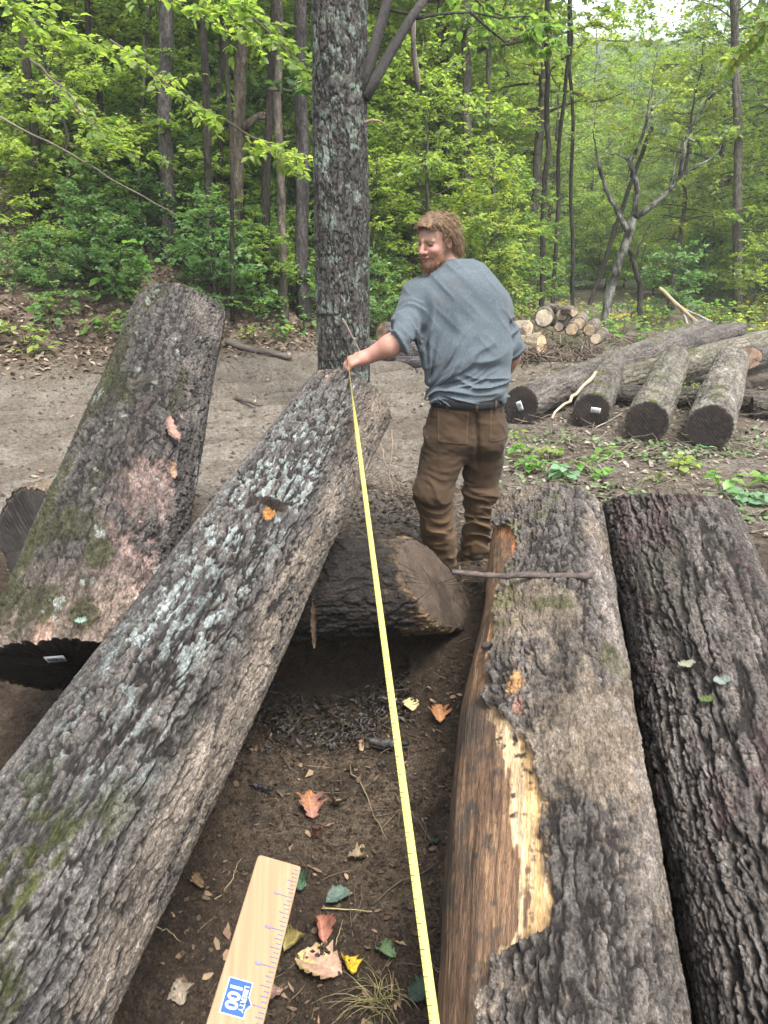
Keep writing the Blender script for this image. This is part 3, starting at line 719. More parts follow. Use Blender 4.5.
sticks_stuff('soil_twigs', 170, (-.55, .45, 1.3, 3.0), 9, L=(.04, .25), r=(.0012, .003), cols=((.22, .16, .10), (.07, .05, .04)), zoff=.004, tiltmax=.12)

def chips_stuff(name, n, area, seed, size=(.01, .04), cols=((.45, .36, .27), (.2, .15, .11)), keep=None, mat=None, zoff=.006, slim=(.3, .8)):
    g = np.random.default_rng(seed); V = []; C = []
    X = g.uniform(area[0], area[1], n * 3); Y = g.uniform(area[2], area[3], n * 3)
    if keep is not None: m = keep(X, Y, g); X, Y = X[m], Y[m]
    X, Y = X[:n], Y[:n]; n = len(X); Z = ground_full(X, Y) + zoff
    s = g.uniform(size[0], size[1], n); az = g.uniform(0, 6.28, n); asp = g.uniform(*slim, n)
    u = np.stack([np.cos(az), np.sin(az), g.normal(0, .35, n)], 1) * s[:, None]; v = np.stack([-np.sin(az), np.cos(az), g.normal(0, .35, n)], 1) * (s * asp)[:, None]
    P = np.stack([X, Y, Z + .2 * s], 1); up = np.array([0, 0, 1.])
    r = g.uniform(.55, 1.15, (n, 6, 1)); cu = np.array([-1, -.45, .5, 1, .35, -.6])[None, :, None]; cv = np.array([.05, .9, .8, -.05, -.9, -.75])[None, :, None]
    ring = P[:, None] + (u[:, None] * cu + v[:, None] * cv) * r + up * (g.uniform(-.05, .35, (n, 6, 1)) * s[:, None, None])
    V = np.concatenate([ring, P[:, None] - up * .05 * s[:, None, None]], 1).reshape(-1, 3)
    i = np.arange(n)[:, None] * 7
    T = np.concatenate([i + np.array([[6, (q + 1) % 6, q]]) for q in range(6)])
    t = g.uniform(0, 1, n)[:, None]; c = np.asarray(cols[0]) * t + np.asarray(cols[1]) * (1 - t); c = c * g.uniform(.6, 1.25, (n, 1))
    return tag(obj(name, V, T, mat or M_FLAKE, None, np.repeat(c, 7, 0), smooth=False), kind='stuff')
chips_stuff('wood_chips', 5200, (.4, 7, 4.2, 10), 11, (.008, .04), ((.42, .36, .29), (.13, .10, .08)), keep=lambda x, y, g: x > .9 + g.normal(0, .4, x.shape))
chips_stuff('wood_chips', 900, (-1.0, 1.2, 3.4, 6.5), 12, (.006, .022), ((.34, .28, .22), (.1, .08, .06)))
chips_stuff('wood_chips', 2200, (1, 9, 10, 16), 13, (.015, .06), ((.42, .35, .28), (.15, .12, .09)))
chips_stuff('green_scraps', 2600, (.6, 6.5, 4.3, 7.6), 17, (.012, .045), ((.20, .30, .12), (.09, .15, .05)), keep=lambda x, y, g: (x > 1.0 + g.normal(0, .3, x.shape)) & (fbm(np.stack([x, y, 0 * x], -1) * 1.2, 2, 5) > -.15))
chips_stuff('leaf_litter', 26000, (-12, 1, 9.5, 20), 14, (.02, .06), ((.42, .33, .255), (.11, .078, .055)), keep=lambda x, y, g: hill_s(x, y) > -.25 + g.normal(0, .2, x.shape))
chips_stuff('leaf_litter', 260, (-5, 0, 4.5, 12), 15, (.015, .04), ((.4, .3, .2), (.15, .09, .06)))
# black wet shreds of bark on the pit floor beneath the cross log
M_WET = vc_mat('wet_bark', .35, .4, ((60, .3), ), ((120, .004), ))
chips_stuff('bark_shreds', 1700, (-.75, .12, 2.35, 3.1), 16, (.005, .026), ((.05, .04, .033), (.012, .010, .009)), keep=lambda x, y, g: y > 2.62 + .45 * np.abs(x + .35) + g.normal(0, .10, x.shape), mat=M_WET, zoff=.012, slim=(.12, .4))
# soil crumbs
def crumbs(name, n, area, seed, size, cols):
    g = np.random.default_rng(seed); X = g.uniform(area[0], area[1], n); Y = g.uniform(area[2], area[3], n); Z = ground_full(X, Y)
    s = g.uniform(0, 1, n) ** 2.5 * (size[1] - size[0]) + size[0]
    base = np.array([[1, 0, 0], [-1, 0, 0], [0, 1, 0], [0, -1, 0], [0, 0, 1], [0, 0, -1]], float)
    V = np.stack([X, Y, Z + .25 * s], 1)[:, None] + base[None] * s[:, None, None] * g.uniform(.5, 1.1, (n, 6, 1))
    T0 = np.array([[0, 2, 4], [2, 1, 4], [1, 3, 4], [3, 0, 4], [2, 0, 5], [1, 2, 5], [3, 1, 5], [0, 3, 5]])
    T = (np.arange(n)[:, None, None] * 6 + T0[None]).reshape(-1, 3)
    t = g.uniform(0, 1, (n, 1)); c = np.asarray(cols[0]) * t + np.asarray(cols[1]) * (1 - t)
    return tag(obj(name, V.reshape(-1, 3), T, M_SOIL, None, np.repeat(c, 6, 0), smooth=True), kind='stuff')
crumbs('soil_crumbs', 16000, (-.7, .5, 1.0, 3.0), 21, (.0018, .013), ((.19, .14, .095), (.07, .05, .036)))
crumbs('soil_crumbs', 7000, (-1.2, .9, 3.3, 5.6), 22, (.004, .02), ((.2, .15, .11), (.08, .06, .045)))

chips_stuff('pit_litter', 700, (-.65, .45, 1.0, 2.9), 31, (.004, .016), ((.20, .14, .09), (.05, .04, .03)))
chips_stuff('pit_litter', 170, (-.65, .45, 1.0, 2.9), 32, (.008, .024), ((.34, .24, .15), (.20, .12, .08)))
crumbs('road_clods', 4500, (-5.5, .8, 4.6, 12), 33, (.006, .03), ((.30, .25, .2), (.18, .145, .11)))
sticks_stuff('brush_debris', 420, (-1.2, .7, 4.2, 5.6), 34, L=(.05, .4), r=(.002, .005), cols=((.22, .17, .12), (.06, .05, .04)))
# ------------------------------------------------------------------ the man: signed-distance bodies turned into one skin each
class Field:
    def __init__(s, xs, ys, zs):
        s.xs, s.ys, s.zs = xs, ys, zs; s.D = np.full((len(xs), len(ys), len(zs)), 9.0, np.float32)
    def _sub(s, lo, hi):
        sl = []
        for ax, l, h in zip((s.xs, s.ys, s.zs), lo, hi):
            a, b = np.searchsorted(ax, l), np.searchsorted(ax, h); sl.append(slice(max(a - 1, 0), min(b + 1, len(ax))))
        X, Y, Z = np.meshgrid(s.xs[sl[0]], s.ys[sl[1]], s.zs[sl[2]], indexing='ij')
        return tuple(sl), np.stack([X, Y, Z], -1).astype(np.float32)
    def put(s, fn, lo, hi, k=.02, sub=False):
        m = k * 2 + .03; sl, P = s._sub(np.asarray(lo) - m, np.asarray(hi) + m)
        if P.size == 0: return
        d = fn(P); c = s.D[sl]
        if sub:
            d = -d; h = np.clip(.5 + .5 * (c - d) / -k, 0, 1) if False else np.clip(.5 - .5 * (c - d) / k, 0, 1)
            s.D[sl] = c + (d - c) * h + k * h * (1 - h)
        else:
            h = np.clip(.5 + .5 * (c - d) / k, 0, 1); s.D[sl] = c + (d - c) * h - k * h * (1 - h)
    def cone(s, a, b, ra, rb, k=.02, w=None, sc=1., sub=False):
        a = np.asarray(a, np.float32); b = np.asarray(b, np.float32); w_ = None if w is None else np.asarray(w, np.float32) / np.linalg.norm(w)
        def fn(P):
            v = P - a; ab = b - a
            if w_ is not None:
                v = v + (v @ w_)[..., None] * w_ * (1 / sc - 1); ab = ab + w_ * (ab @ w_) * (1 / sc - 1)
            h = np.clip((v @ ab) / (ab @ ab + 1e-9), 0, 1); d = np.linalg.norm(v - h[..., None] * ab, axis=-1) - (ra + (rb - ra) * h)
            return d * (min(1, sc) if w_ is not None else 1)
        r = max(ra, rb); s.put(fn, np.minimum(a, b) - r, np.maximum(a, b) + r, k, sub)
    def ell(s, c, R, rad, k=.02, sub=False):
        c = np.asarray(c, np.float32); R = np.asarray(R, np.float32); rad = np.asarray(rad, np.float32)
        def fn(P):
            q = (P - c) @ R.T; k0 = np.linalg.norm(q / rad, axis=-1); k1 = np.linalg.norm(q / rad ** 2, axis=-1) + 1e-9
            return k0 * (k0 - 1) / k1
        m = rad.max(); s.put(fn, c - m, c + m, k, sub)
    def mod(s, fn, lo, hi):
        sl, P = s._sub(lo, hi); s.D[sl] = fn(P, s.D[sl])
    def mesh(s):
        D = s.D; I = D < 0; nx, ny, nz = D.shape
        c = np.zeros((nx - 1, ny - 1, nz - 1), np.int8)
        for dx in (0, 1):
            for dy in (0, 1):
                for dz in (0, 1): c += I[dx:nx - 1 + dx, dy:ny - 1 + dy, dz:nz - 1 + dz]
        act = np.nonzero((c > 0) & (c < 8)); i, j, k = act
        acc = np.zeros((len(i), 3)); cnt = np.zeros(len(i))
        cor = [(dx, dy, dz) for dx in (0, 1) for dy in (0, 1) for dz in (0, 1)]
        pos = lambda o: np.stack([s.xs[i + o[0]], s.ys[j + o[1]], s.zs[k + o[2]]], -1)
        for u in range(8):
            for v in range(u + 1, 8):
                a, b = cor[u], cor[v]
                if sum(abs(p - q) for p, q in zip(a, b)) != 1: continue
                da = D[i + a[0], j + a[1], k + a[2]]; db = D[i + b[0], j + b[1], k + b[2]]
                m = (da < 0) != (db < 0); t = np.where(m, da / (da - db + 1e-12), 0)[:, None]
                acc += np.where(m[:, None], pos(a) * (1 - t) + pos(b) * t, 0); cnt += m
        V = acc / cnt[:, None]
        idx = np.full(c.shape, -1, np.int32); idx[i, j, k] = np.arange(len(i))
        Q = []
        for ax in range(3):
            sa = [slice(None)] * 3; sb = [slice(None)] * 3; sa[ax] = slice(0, -1); sb[ax] = slice(1, None)
            A, B = I[tuple(sa)], I[tuple(sb)]; e = np.array(np.nonzero(A != B)); o1, o2 = [x for x in range(3) if x != ax]
            ok = np.ones(e.shape[1], bool)
            for o in (o1, o2): ok &= (e[o] > 0) & (e[o] < D.shape[o] - 1)
            e = e[:, ok]; fl = A[tuple(e)]
            def id_(d1, d2):
                q = e.copy(); q[o1] -= d1; q[o2] -= d2; return idx[tuple(q)]
            q = np.stack([id_(1, 1), id_(0, 1), id_(0, 0), id_(1, 0)], -1)
            flip = fl if ax != 1 else ~fl
            q = np.where(flip[:, None], q, q[:, ::-1]); Q.append(q)
        return V, np.concatenate(Q)

def smooth_mesh(V, Q, it=2, lam=.5):
    E = np.concatenate([Q[:, [0, 1]], Q[:, [1, 2]], Q[:, [2, 3]], Q[:, [3, 0]]]); n = len(V)
    for _ in range(it):
        S = np.zeros_like(V); c = np.zeros(n)
        for a, b in ((0, 1), (1, 0)):
            for x in range(3): S[:, x] += np.bincount(E[:, a], V[E[:, b], x], n)
            c += np.bincount(E[:, a], minlength=n)
        V = V + lam * (S / c[:, None] - V)
    return V

def normals(V, Q):
    N = np.cross(V[Q[:, 2]] - V[Q[:, 0]], V[Q[:, 3]] - V[Q[:, 1]]); O = np.zeros_like(V)
    for k in range(4):
        for x in range(3): O[:, x] += np.bincount(Q[:, k], N[:, x], len(V))
    return O / (np.linalg.norm(O, axis=1)[:, None] + 1e-9)

J = {}
def jp(name, px, py, Y): J[name] = at(px, py, Y); return J[name]
jp('pelvis', 466, 424, 3.84); jp('waist', 468, 394, 3.83); jp('belly', 466, 360, 3.86); jp('chest', 461, 318, 3.92); jp('upper', 459, 292, 3.97)
jp('neck0', 455, 276, 4.0); jp('ls', 417, 297, 3.97); jp('le', 401, 339, 3.77); jp('lw', 368, 356.5, 3.80)
jp('rs', 495, 307, 4.0); jp('re', 512, 347, 3.98); jp('rw', 506, 372, 4.17)
jp('lh', 449, 430, 3.84); jp('lk', 433, 492, 3.78); jp('la', 441, 558, 3.88)
jp('rh', 485, 430, 3.87); jp('rk', 480, 494, 3.90); jp('ra', 475, 556, 3.99)
HC = jp('head', 436, 242, 3.96)
# head frame: forward, left, up
hf = np.array([-.68, -.68, -.28]); hf /= np.linalg.norm(hf); hu = np.array([.02, -.05, 1.]); hu = hu - hf * (hu @ hf); hu /= np.linalg.norm(hu); hl = np.cross(hu, hf)
HR = np.stack([hf, hl, hu]); HS = 1.0
def H(f, l, u): return HC + (f * hf + l * hl + u * hu) * HS

def body_field():
    xs = np.arange(-.30, .80, .0042); ys = np.arange(3.50, 4.42, .0048)
    zs = np.concatenate([np.arange(-.02, 1.02, .012), np.arange(1.02, 1.50, .0042), np.arange(1.50, 1.90, .0030)])
    F = Field(xs, ys, zs)
    # trunk and legs (inside the clothes)
    F.cone(J['waist'], J['chest'], .13, .16, .03, (0, 1, 0), .62); F.cone(J['pelvis'], J['waist'], .14, .13, .04, (0, 1, 0), .7)
    F.cone(J['ls'], J['rs'], .062, .062, .05); F.cone(J['neck0'], J['upper'], .06, .11, .05)
    for a in 'lr':
        F.cone(J[a + 'h'], J[a + 'k'], .078, .055, .04); F.cone(J[a + 'k'], J[a + 'a'], .055, .036, .03)
        toe = J[a + 'a'] + np.array([.0, .14, -.05]); F.cone(J[a + 'a'] + np.array([0, -.03, -.03]), toe, .038, .03, .02)
        F.cone(J[a + 's'], J[a + 'e'], .056, .046, .03)
        m = J[a + 'e'] * .65 + J[a + 'w'] * .35 + np.array([0, 0, -.006])
        F.cone(J[a + 'e'], m, .054, .056, .02); F.cone(m, J[a + 'w'], .055, .036, .02)
    # left hand pressed on the log's rim: back of the hand up, thumb on the far side, fingers bent down over the bark
    w = J['lw']; hx = np.array([-.93, -.10, -.30]); hx /= np.linalg.norm(hx); hy = np.array([.06, .90, .36]); hy -= hx * (hx @ hy); hy /= np.linalg.norm(hy); hz = np.cross(hy, hx); hz = hz if hz[2] > 0 else -hz
    def hp(a, b, c): return w + hx * a + hy * b + hz * c            # along the hand, towards the thumb, up off the back
    F.cone(w, hp(.03, 0, .002), .034, .036, .015)
    for b0 in (-.026, .0, .024): F.cone(hp(.02, b0 * .6, 0), hp(.088, b0, .004), .023, .019, .018)
    for q, (b0, l1, l2, l3) in enumerate(((-.036, .030, .020, .017), (-.012, .037, .025, .020), (.012, .040, .027, .021), (.034, .036, .024, .019))):
        k_ = hp(.092, b0, .006 - .10 * abs(b0 - .01)); sp = b0 * .22
        p1 = k_ + hx * l1 * .80 + hy * sp * l1 / .03 * .3 - hz * l1 * .55; p2 = p1 + hx * l2 * .35 - hz * l2 * .92; p3 = p2 - hx * l3 * .05 - hz * l3
        F.cone(hp(.060, b0 * .85, .006), k_, .0115, .0128, .010); F.cone(k_, p1, .0120, .0104, .0035); F.cone(p1, p2, .0106, .0092, .003); F.cone(p2, p3, .0092, .0078, .003)
    t0 = hp(.018, .026, .004); t1 = hp(.052, .052, .004); t2 = hp(.078, .056, -.010)
    F.cone(t0, t1, .0175, .0135, .012); F.cone(t1, t2, .0132, .0105, .005)
    # right hand closed round the tape reel in front of him
    w = J['rw']; d = J['rw'] - J['re']; d /= np.linalg.norm(d); k0 = w + d * .075 + np.array([-.01, 0, 0])
    F.cone(w, k0, .032, .036, .015, (1, 0, 0), .6)
    for q in range(4):
        b = k0 + np.array([0, .012 - .02 * q * .6, .03 - .021 * q]); c1 = b + np.array([-.03, .022, 0]); c2 = c1 + np.array([-.02, -.02, 0])
        F.cone(b, c1, .0105, .0095, .005); F.cone(c1, c2, .0095, .0085, .004)
    F.cone(w + d * .03 + np.array([0, 0, .025]), w + d * .085 + np.array([-.03, 0, .035]), .015, .011, .01)
    # neck, head
    F.cone(J['neck0'] + np.array([0, 0, -.02]), H(-.035, 0, -.05), .066, .060, .03)
    F.ell(H(-.012, 0, .035), HR, (.100, .079, .088), .02); F.ell(H(.022, 0, -.035), HR, (.074, .066, .082), .025)
    F.cone(H(.03, .034, -.075), H(.078, .010, -.092), .028, .024, .02); F.cone(H(.03, -.034, -.075), H(.078, -.010, -.092), .028, .024, .02)
    for sg in (1, -1):
        F.ell(H(.066, sg * .036, -.020), HR, (.026, .026, .022), .015)
        F.ell(H(.086, sg * .031, .012), HR, (.018, .017, .012), .010, sub=True)
        F.ell(H(.071, sg * .032, .010), HR, (.016, .017, .012), .004)
        F.cone(H(.090, sg * .010, .030), H(.074, sg * .046, .026), .010, .008, .010)
        F.ell(H(.098, sg * .013, -.026), HR, (.013, .0085, .009), .006)
        F.cone(H(.086, sg * .020, -.030), H(.078, sg * .036, -.052), .007, .006, .008)
        F.ell(H(-.006, sg * .079, -.004), HR, (.021, .010, .032), .006)
        F.ell(H(-.001, sg * .087, .000), HR, (.010, .006, .018), .005, sub=True)
    F.cone(H(.092, 0, .022), H(.116, 0, -.018), .009, .0125, .010); F.ell(H(.116, 0, -.021), HR, (.013, .0135, .011), .006)
    F.cone(H(.096, -.012, -.050), H(.096, .012, -.050), .0075, .0075, .005); F.cone(H(.096, .012, -.050), H(.083, .028, -.046), .0075, .004, .005); F.cone(H(.096, -.012, -.050), H(.083, -.028, -.046), .0075, .004, .005)
    F.cone(H(.093, -.010, -.063), H(.093, .010, -.063), .0085, .0085, .006)
    F.cone(H(.104, -.018, -.0565), H(.104, .018, -.0565), .0022, .0022, .002, sub=True)
    return F

def build_man():
    man = None
    V, Q = body_field().mesh(); V = smooth_mesh(V, Q, 1, .4)
    q = (V - HC) @ HR.T / HS; f, l, u = q.T
    C = np.zeros(V.shape); C[:] = (.46, .255, .19)
    nz = fbm(V * 60, 3, 201)[:, None]; C = mixc(C, (.40, .17, .125), sstep(.05, .5, fbm(V * 28, 3, 205)) * .5); C = C * (1 + .14 * nz + .05 * fbm(V * 220, 2, 202)[:, None])
    head = sstep(-.16, -.12, u)
    def blob(cf, cl, cu, r): return np.exp(-(((f - cf) ** 2 + (np.abs(l) - cl) ** 2 + (u - cu) ** 2) / r ** 2))
    red = np.clip(blob(.08, .038, -.02, .03) + .8 * blob(.116, 0, -.02, .018) + .6 * blob(-.006, .082, 0, .03), 0, 1) * head
    C = mixc(C, (.50, .20, .155), red * .7)
    beard = sstep(-.034, -.052, u - .25 * np.maximum(0, .05 - f)) * sstep(-.005, .02, f + .3 * (u + .06)) * sstep(-.16, -.13, u)
    C = mixc(C, (.22, .105, .055), beard * .85)
    lips = np.exp(-((f - .1) / .018) ** 2 - (l / .024) ** 2 - ((u + .0565) / .011) ** 2) * head; C = mixc(C, (.42, .17, .14), lips)
    mline = np.exp(-((u + .0565) / .0030) ** 2) * (np.abs(l) < .026) * (f > .08); C = mixc(C, (.10, .03, .025), mline * .9)
    brow = np.exp(-((u - .033) / .0075) ** 2) * sstep(.006, .012, np.abs(l)) * sstep(.052, .044, np.abs(l)) * (f > .06); C = mixc(C, (.17, .095, .05), brow * .95)
    eye = np.exp(-((u - .0075 - .02 * (np.abs(l) - .032)) / .0042) ** 2) * sstep(.017, .021, np.abs(l)) * sstep(.048, .043, np.abs(l)) * (f > .065); C = mixc(C, (.045, .028, .022), eye)
    hairc = sstep(.05, .075, u + .35 * np.maximum(0, -f)) * head; C = mixc(C, (.16, .095, .055), hairc * .8)
    C = mixc(C, (.47, .20, .16), sstep(.03, -.02, V[:, 0] - .0) * sstep(1.1, 1.12, V[:, 2]) * .35)
    bm = vc_mat('skin', .5, .4, ((150, .06), ), ((350, .0012), )); bm.node_tree.nodes['Principled BSDF'].inputs['Subsurface Weight'].default_value = .12
    bm.node_tree.nodes['Principled BSDF'].inputs['Subsurface Radius'].default_value = (.012, .005, .003)
    man = obj('person', V, Q, bm, None, C)
    tag(man, 'bearded man in a grey-blue shirt and brown work trousers, one hand on the log', 'person')

    # ---- shirt
    g = .0046; F = Field(np.arange(-.02, .80, g), np.arange(3.55, 4.36, g), np.arange(.93, 1.68, g))
    X = (0, 1, 0)
    hem = at(468, 397, 3.83)
    F.cone(hem, J['belly'], .200, .222, .05, X, .68); F.cone(J['belly'], J['chest'], .222, .235, .05, X, .62)
    F.cone(J['chest'], J['upper'], .225, .175, .06, X, .62)
    F.ell(at(459, 305, 3.95), np.eye(3), (.235, .145, .15), .05)
    F.cone(J['ls'], J['rs'], .079, .079, .06); F.cone(J['neck0'] + np.array([0, .0, -.03]), J['upper'], .088, .14, .05)
    for a in 'lr':
        e = J[a + 'e']; s_ = J[a + 's']; dn = (e - s_) / np.linalg.norm(e - s_)
        F.cone(s_, e, .080, .064, .045)
        fo = J[a + 'w'] - e; fo /= np.linalg.norm(fo)
        F.cone(e, e + fo * (.018 if a == 'l' else .03), .064, .060, .02)
        cf = e + fo * (.022 if a == 'l' else .035); F.cone(cf - fo * .012, cf + fo * .006, .0625, .061, .006)      # pushed-up cuff
    F.cone(J['neck0'] + np.array([-.005, 0, .0]), J['neck0'] + np.array([-.012, -.004, .040]), .080, .076, .015)
    # openings: cuffs, collar, below the hem
    for a in 'lr':
        e = J[a + 'e']; fo = J[a + 'w'] - e; fo /= np.linalg.norm(fo)
        def trim(P, D, e=e, fo=fo, c=.026 if a == 'l' else .042, rr=.10 if a == 'l' else .072):
            v = P - e.astype(np.float32); al = v @ fo.astype(np.float32); dist = np.linalg.norm(v - al[..., None] * fo.astype(np.float32), axis=-1)
            D = np.where((dist < rr) & (al > -.01), np.maximum(D, al - c), D)
            return np.where((al > c - .02) & (dist < (.0585 if rr > .09 else .0535)), np.maximum(D, (.0585 if rr > .09 else .0535) - dist), D)
        F.mod(trim, e - .3, e + .3)
    F.cone(J['neck0'] + np.array([-.012, 0, .035]), J['neck0'] + np.array([-.02, 0, .10]), .069, .069, .006, sub=True)
    def cut(P, D): return np.maximum(D, (hem[2] - .012 + .006 * np.sin(P[..., 0] * 26) - P[..., 2]))
    F.mod(cut, (-1, 3, 0), (1, 5, 1.1))
    le = J['le']; ls = J['ls']
    def folds(P, D):
        m = np.abs(D) < .03; p = P[m]; x, y, z = p.T
        o = np.array([hem[0] - .21, 0, hem[2] + .03]); dx, dz = x - o[0], z - o[2]; r = np.hypot(dx, dz); ph = np.arctan2(dz, dx)
        back = sstep(4.0, 3.9, y)
        fan = 1 - np.abs(vnoise(np.stack([ph * 5.2 + .6 * vnoise(p * 5, 304), r * 2.2, 0 * r], -1), 301)) * 2.2
        a1 = sstep(.03, .12, r) * sstep(.52, .18, r)
        low = 1 - np.abs(vnoise(np.stack([x * 4 + 2, z * 22 + 1.5 * vnoise(p * 6, 302), 0 * x], -1), 303)) * 2.2
        a2 = sstep(.22, .02, z - hem[2])
        side = 1 - np.abs(vnoise(np.stack([(x + z) * 15, (x - z) * 4, y * 3], -1), 307)) * 2.2
        a3 = sstep(.1, .4, z - hem[2]) * .25
        fan2 = 1 - np.abs(vnoise(np.stack([ph * 11 + .8 * vnoise(p * 7, 315), r * 4, 0 * r], -1), 316)) * 2.4
        d = -.019 * a1 * fan - .007 * a1 * fan2 - .017 * a2 * low - .018 * a3 * side
        # sleeve rings
        v = p - ls; ax = (le - ls); t = (v @ ax) / (ax @ ax); dist = np.linalg.norm(v - np.clip(t, 0, 1)[:, None] * ax, axis=1)
        ring = 1 - np.abs(vnoise(np.stack([t * 7 + .9 * vnoise(p * 9, 305), x * 5, y * 5], -1), 306)) * 2.2
        d = d - .012 * ring * sstep(.15, .6, t) * sstep(.12, .09, dist)
        v = p - J['rs']; ax = (J['re'] - J['rs']); t = (v @ ax) / (ax @ ax); dist = np.linalg.norm(v - np.clip(t, 0, 1)[:, None] * ax, axis=1)
        ring = 1 - np.abs(vnoise(np.stack([t * 6.5 + .9 * vnoise(p * 9, 308), x * 5, y * 5], -1), 309)) * 2.2
        d = d - .010 * ring * sstep(.1, .5, t) * sstep(.12, .09, dist) * sstep(.42, .47, x)
        D = D.copy(); D[m] = D[m] + d.astype(np.float32) + .002; return D
    F.mod(folds, (-1, 3, 0), (1, 5, 2))
    V, Q = F.mesh(); V = smooth_mesh(V, Q, 1, .4)
    C = np.zeros(V.shape); C[:] = (.102, .126, .143)
    hn = vnoise(V * np.array([520, 520, 180]), 311) * .5 + .5 * vnoise(V * np.array([220, 220, 120]), 312)
    C = C * (1 + .20 * hn)[:, None]; C = mixc(C, (.21, .24, .26), sstep(.3, .7, hn) * .3)
    C = C * (1 + .10 * fbm(V * 6, 3, 313))[:, None]; C = mixc(C, (.10, .095, .085), sstep(.25, .6, fbm(V * 11, 3, 314)) * .25)
    M_SH = vc_mat('heather_cloth', .95, .08, ((700, .18), ), ((700, .0016), ), sheen=.08)
    sh = obj('shirt', V, Q, M_SH, man, C)

    # ---- trousers
    g = .0042; F = Field(np.arange(.02, .72, g), np.arange(3.55, 4.22, g), np.arange(-.02, 1.06, g))
    wz = hem[2]
    F.cone(J['pelvis'] + np.array([0, .01, .02]), J['waist'] + np.array([0, .0, .005]), .192, .190, .05, X, .70)
    F.ell(J['pelvis'] + np.array([-.075, -.05, -.05]), np.eye(3), (.125, .10, .13), .05); F.ell(J['pelvis'] + np.array([.085, -.045, -.05]), np.eye(3), (.115, .095, .13), .05)
    for a, rs in (('l', (.120, .094, .082)), ('r', (.110, .088, .078))):
        F.cone(J[a + 'h'] + np.array([0, 0, -.02]), J[a + 'k'], rs[0], rs[1], .035); F.cone(J[a + 'k'], J[a + 'a'] + np.array([0, 0, .03]), rs[1], rs[2] - .004, .03)
        F.cone(J[a + 'a'] + np.array([0, 0, .05]), J[a + 'a'] + np.array([0, .012, -.035]), rs[2] - .002, rs[2] - .006, .015)
    def tfold(P, D):
        m = np.abs(D) < .03; p = P[m]; x, y, z = p.T
        wv = 1.0 * vnoise(p * np.array([6, 6, 5]), 322)
        ring = 1 - np.abs(vnoise(np.stack([x * 3.5, y * 3.5, z * 12 + x * 3.5 + wv], -1), 321)) * 2.4
        a = sstep(.66, .50, z) * sstep(.40, .46, z) * .7 + sstep(.46, .26, z) * .55 + .12
        ring2 = 1 - np.abs(vnoise(np.stack([x * 7, y * 7, z * 26 + wv * 1.5], -1), 323)) * 2.4
        seat = 1 - np.abs(vnoise(np.stack([x * 5 + z * 8, x * 3 - z * 4, y * 3], -1), 324)) * 2.2
        mic = vnoise(np.stack([x * 30 + 9 * z, y * 30, z * 55 + 2 * wv], -1), 325)
        d = -.014 * ring * a - .010 * ring2 * sstep(.75, .25, z) - .0028 * mic - .014 * seat * sstep(.5, .65, z) * sstep(.98, .85, z)
        cx = .5 * (J['lh'][0] + J['rh'][0]) + .022
        d = d + .016 * np.exp(-((x - cx - .1 * (.95 - z)) / .012) ** 2) * sstep(.98, .9, z) * sstep(.6, .7, z) * sstep(3.9, 3.8, y)
        D = D.copy(); D[m] = D[m] + d.astype(np.float32) + .002; return D
    F.mod(tfold, (-1, 3, -1), (1, 5, 2))
    F.mod(lambda P, D: np.maximum(D, P[..., 2] - (wz + .012)), (-1, 3, .9), (1, 5, 2))
    V, Q = F.mesh(); V = smooth_mesh(V, Q, 1, .35); N = normals(V, Q)
    x, y, z = V.T; bk = (N[:, 1] < -.15) & (y < 3.92)
    def pocket(cx, cz, w, h, slope):
        a = sstep(w, w - .004, np.abs(x - cx)) * sstep(h, h - .004, np.abs(z - cz - slope * (x - cx))) * bk
        b = sstep(w - .007, w - .011, np.abs(x - cx)) * sstep(h - .007, h - .011, np.abs(z - cz - slope * (x - cx))) * bk
        return a, a - b
    pa, pe = pocket(J['lh'][0] + .008, .865, .078, .085, -.10); pb, pf = pocket(J['rh'][0] + .055, .875, .055, .085, .05)
    V = V + N * (.0035 * (pa + pb) + .0012 * (pe + pf))[:, None]
    C = np.zeros(V.shape); C[:] = (.066, .043, .026)
    C = C * (1 + .16 * fbm(V * 5, 3, 331) + .10 * vnoise(V * 300, 332))[:, None]
    C = mixc(C, (.15, .094, .052), sstep(.62, .25, z) * .85); C = mixc(C, (.13, .095, .065), sstep(-.1, .5, fbm(V * 9, 3, 333)) * sstep(.5, .1, z) * .5)
    C = mixc(C, (.13, .09, .06), np.clip(pe + pf, 0, 1) * .5)
    M_TR = vc_mat('duck_cloth', .9, .12, ((500, .15), ), ((500, .0014), ), sheen=.05)
    tr = obj('trousers', V, Q, M_TR, man, C)

    # ---- belt with loops
    def ring_at(zc, out, n=90):
        sel = np.abs(V[:, 2] - zc) < .006; c = V[sel].mean(0); ang = np.arctan2(V[sel][:, 1] - c[1], (V[sel][:, 0] - c[0])); rad = np.hypot(V[sel][:, 0] - c[0], V[sel][:, 1] - c[1])
        t = np.arange(n) * 2 * math.pi / n; k = np.argsort(ang); r = np.interp(t, np.concatenate([ang[k] - 2 * math.pi, ang[k], ang[k] + 2 * math.pi]), np.tile(rad[k], 3))
        r = np.convolve(np.concatenate([r[-4:], r, r[:4]]), np.ones(9) / 9, 'valid') + out
        return c, t, r
    c, t, r = ring_at(wz - .022, .006); hgt = .021
    rows = [(-hgt, 0), (-hgt + .003, .003), (hgt - .003, .003), (hgt, 0), (hgt, -.006), (-hgt, -.006)]
    VV = np.concatenate([np.stack([c[0] + (r + o) * np.cos(t), c[1] + (r + o) * np.sin(t), np.full_like(t, wz - .022 + zz)], -1) for zz, o in rows]); n = len(t)
    QQ = []
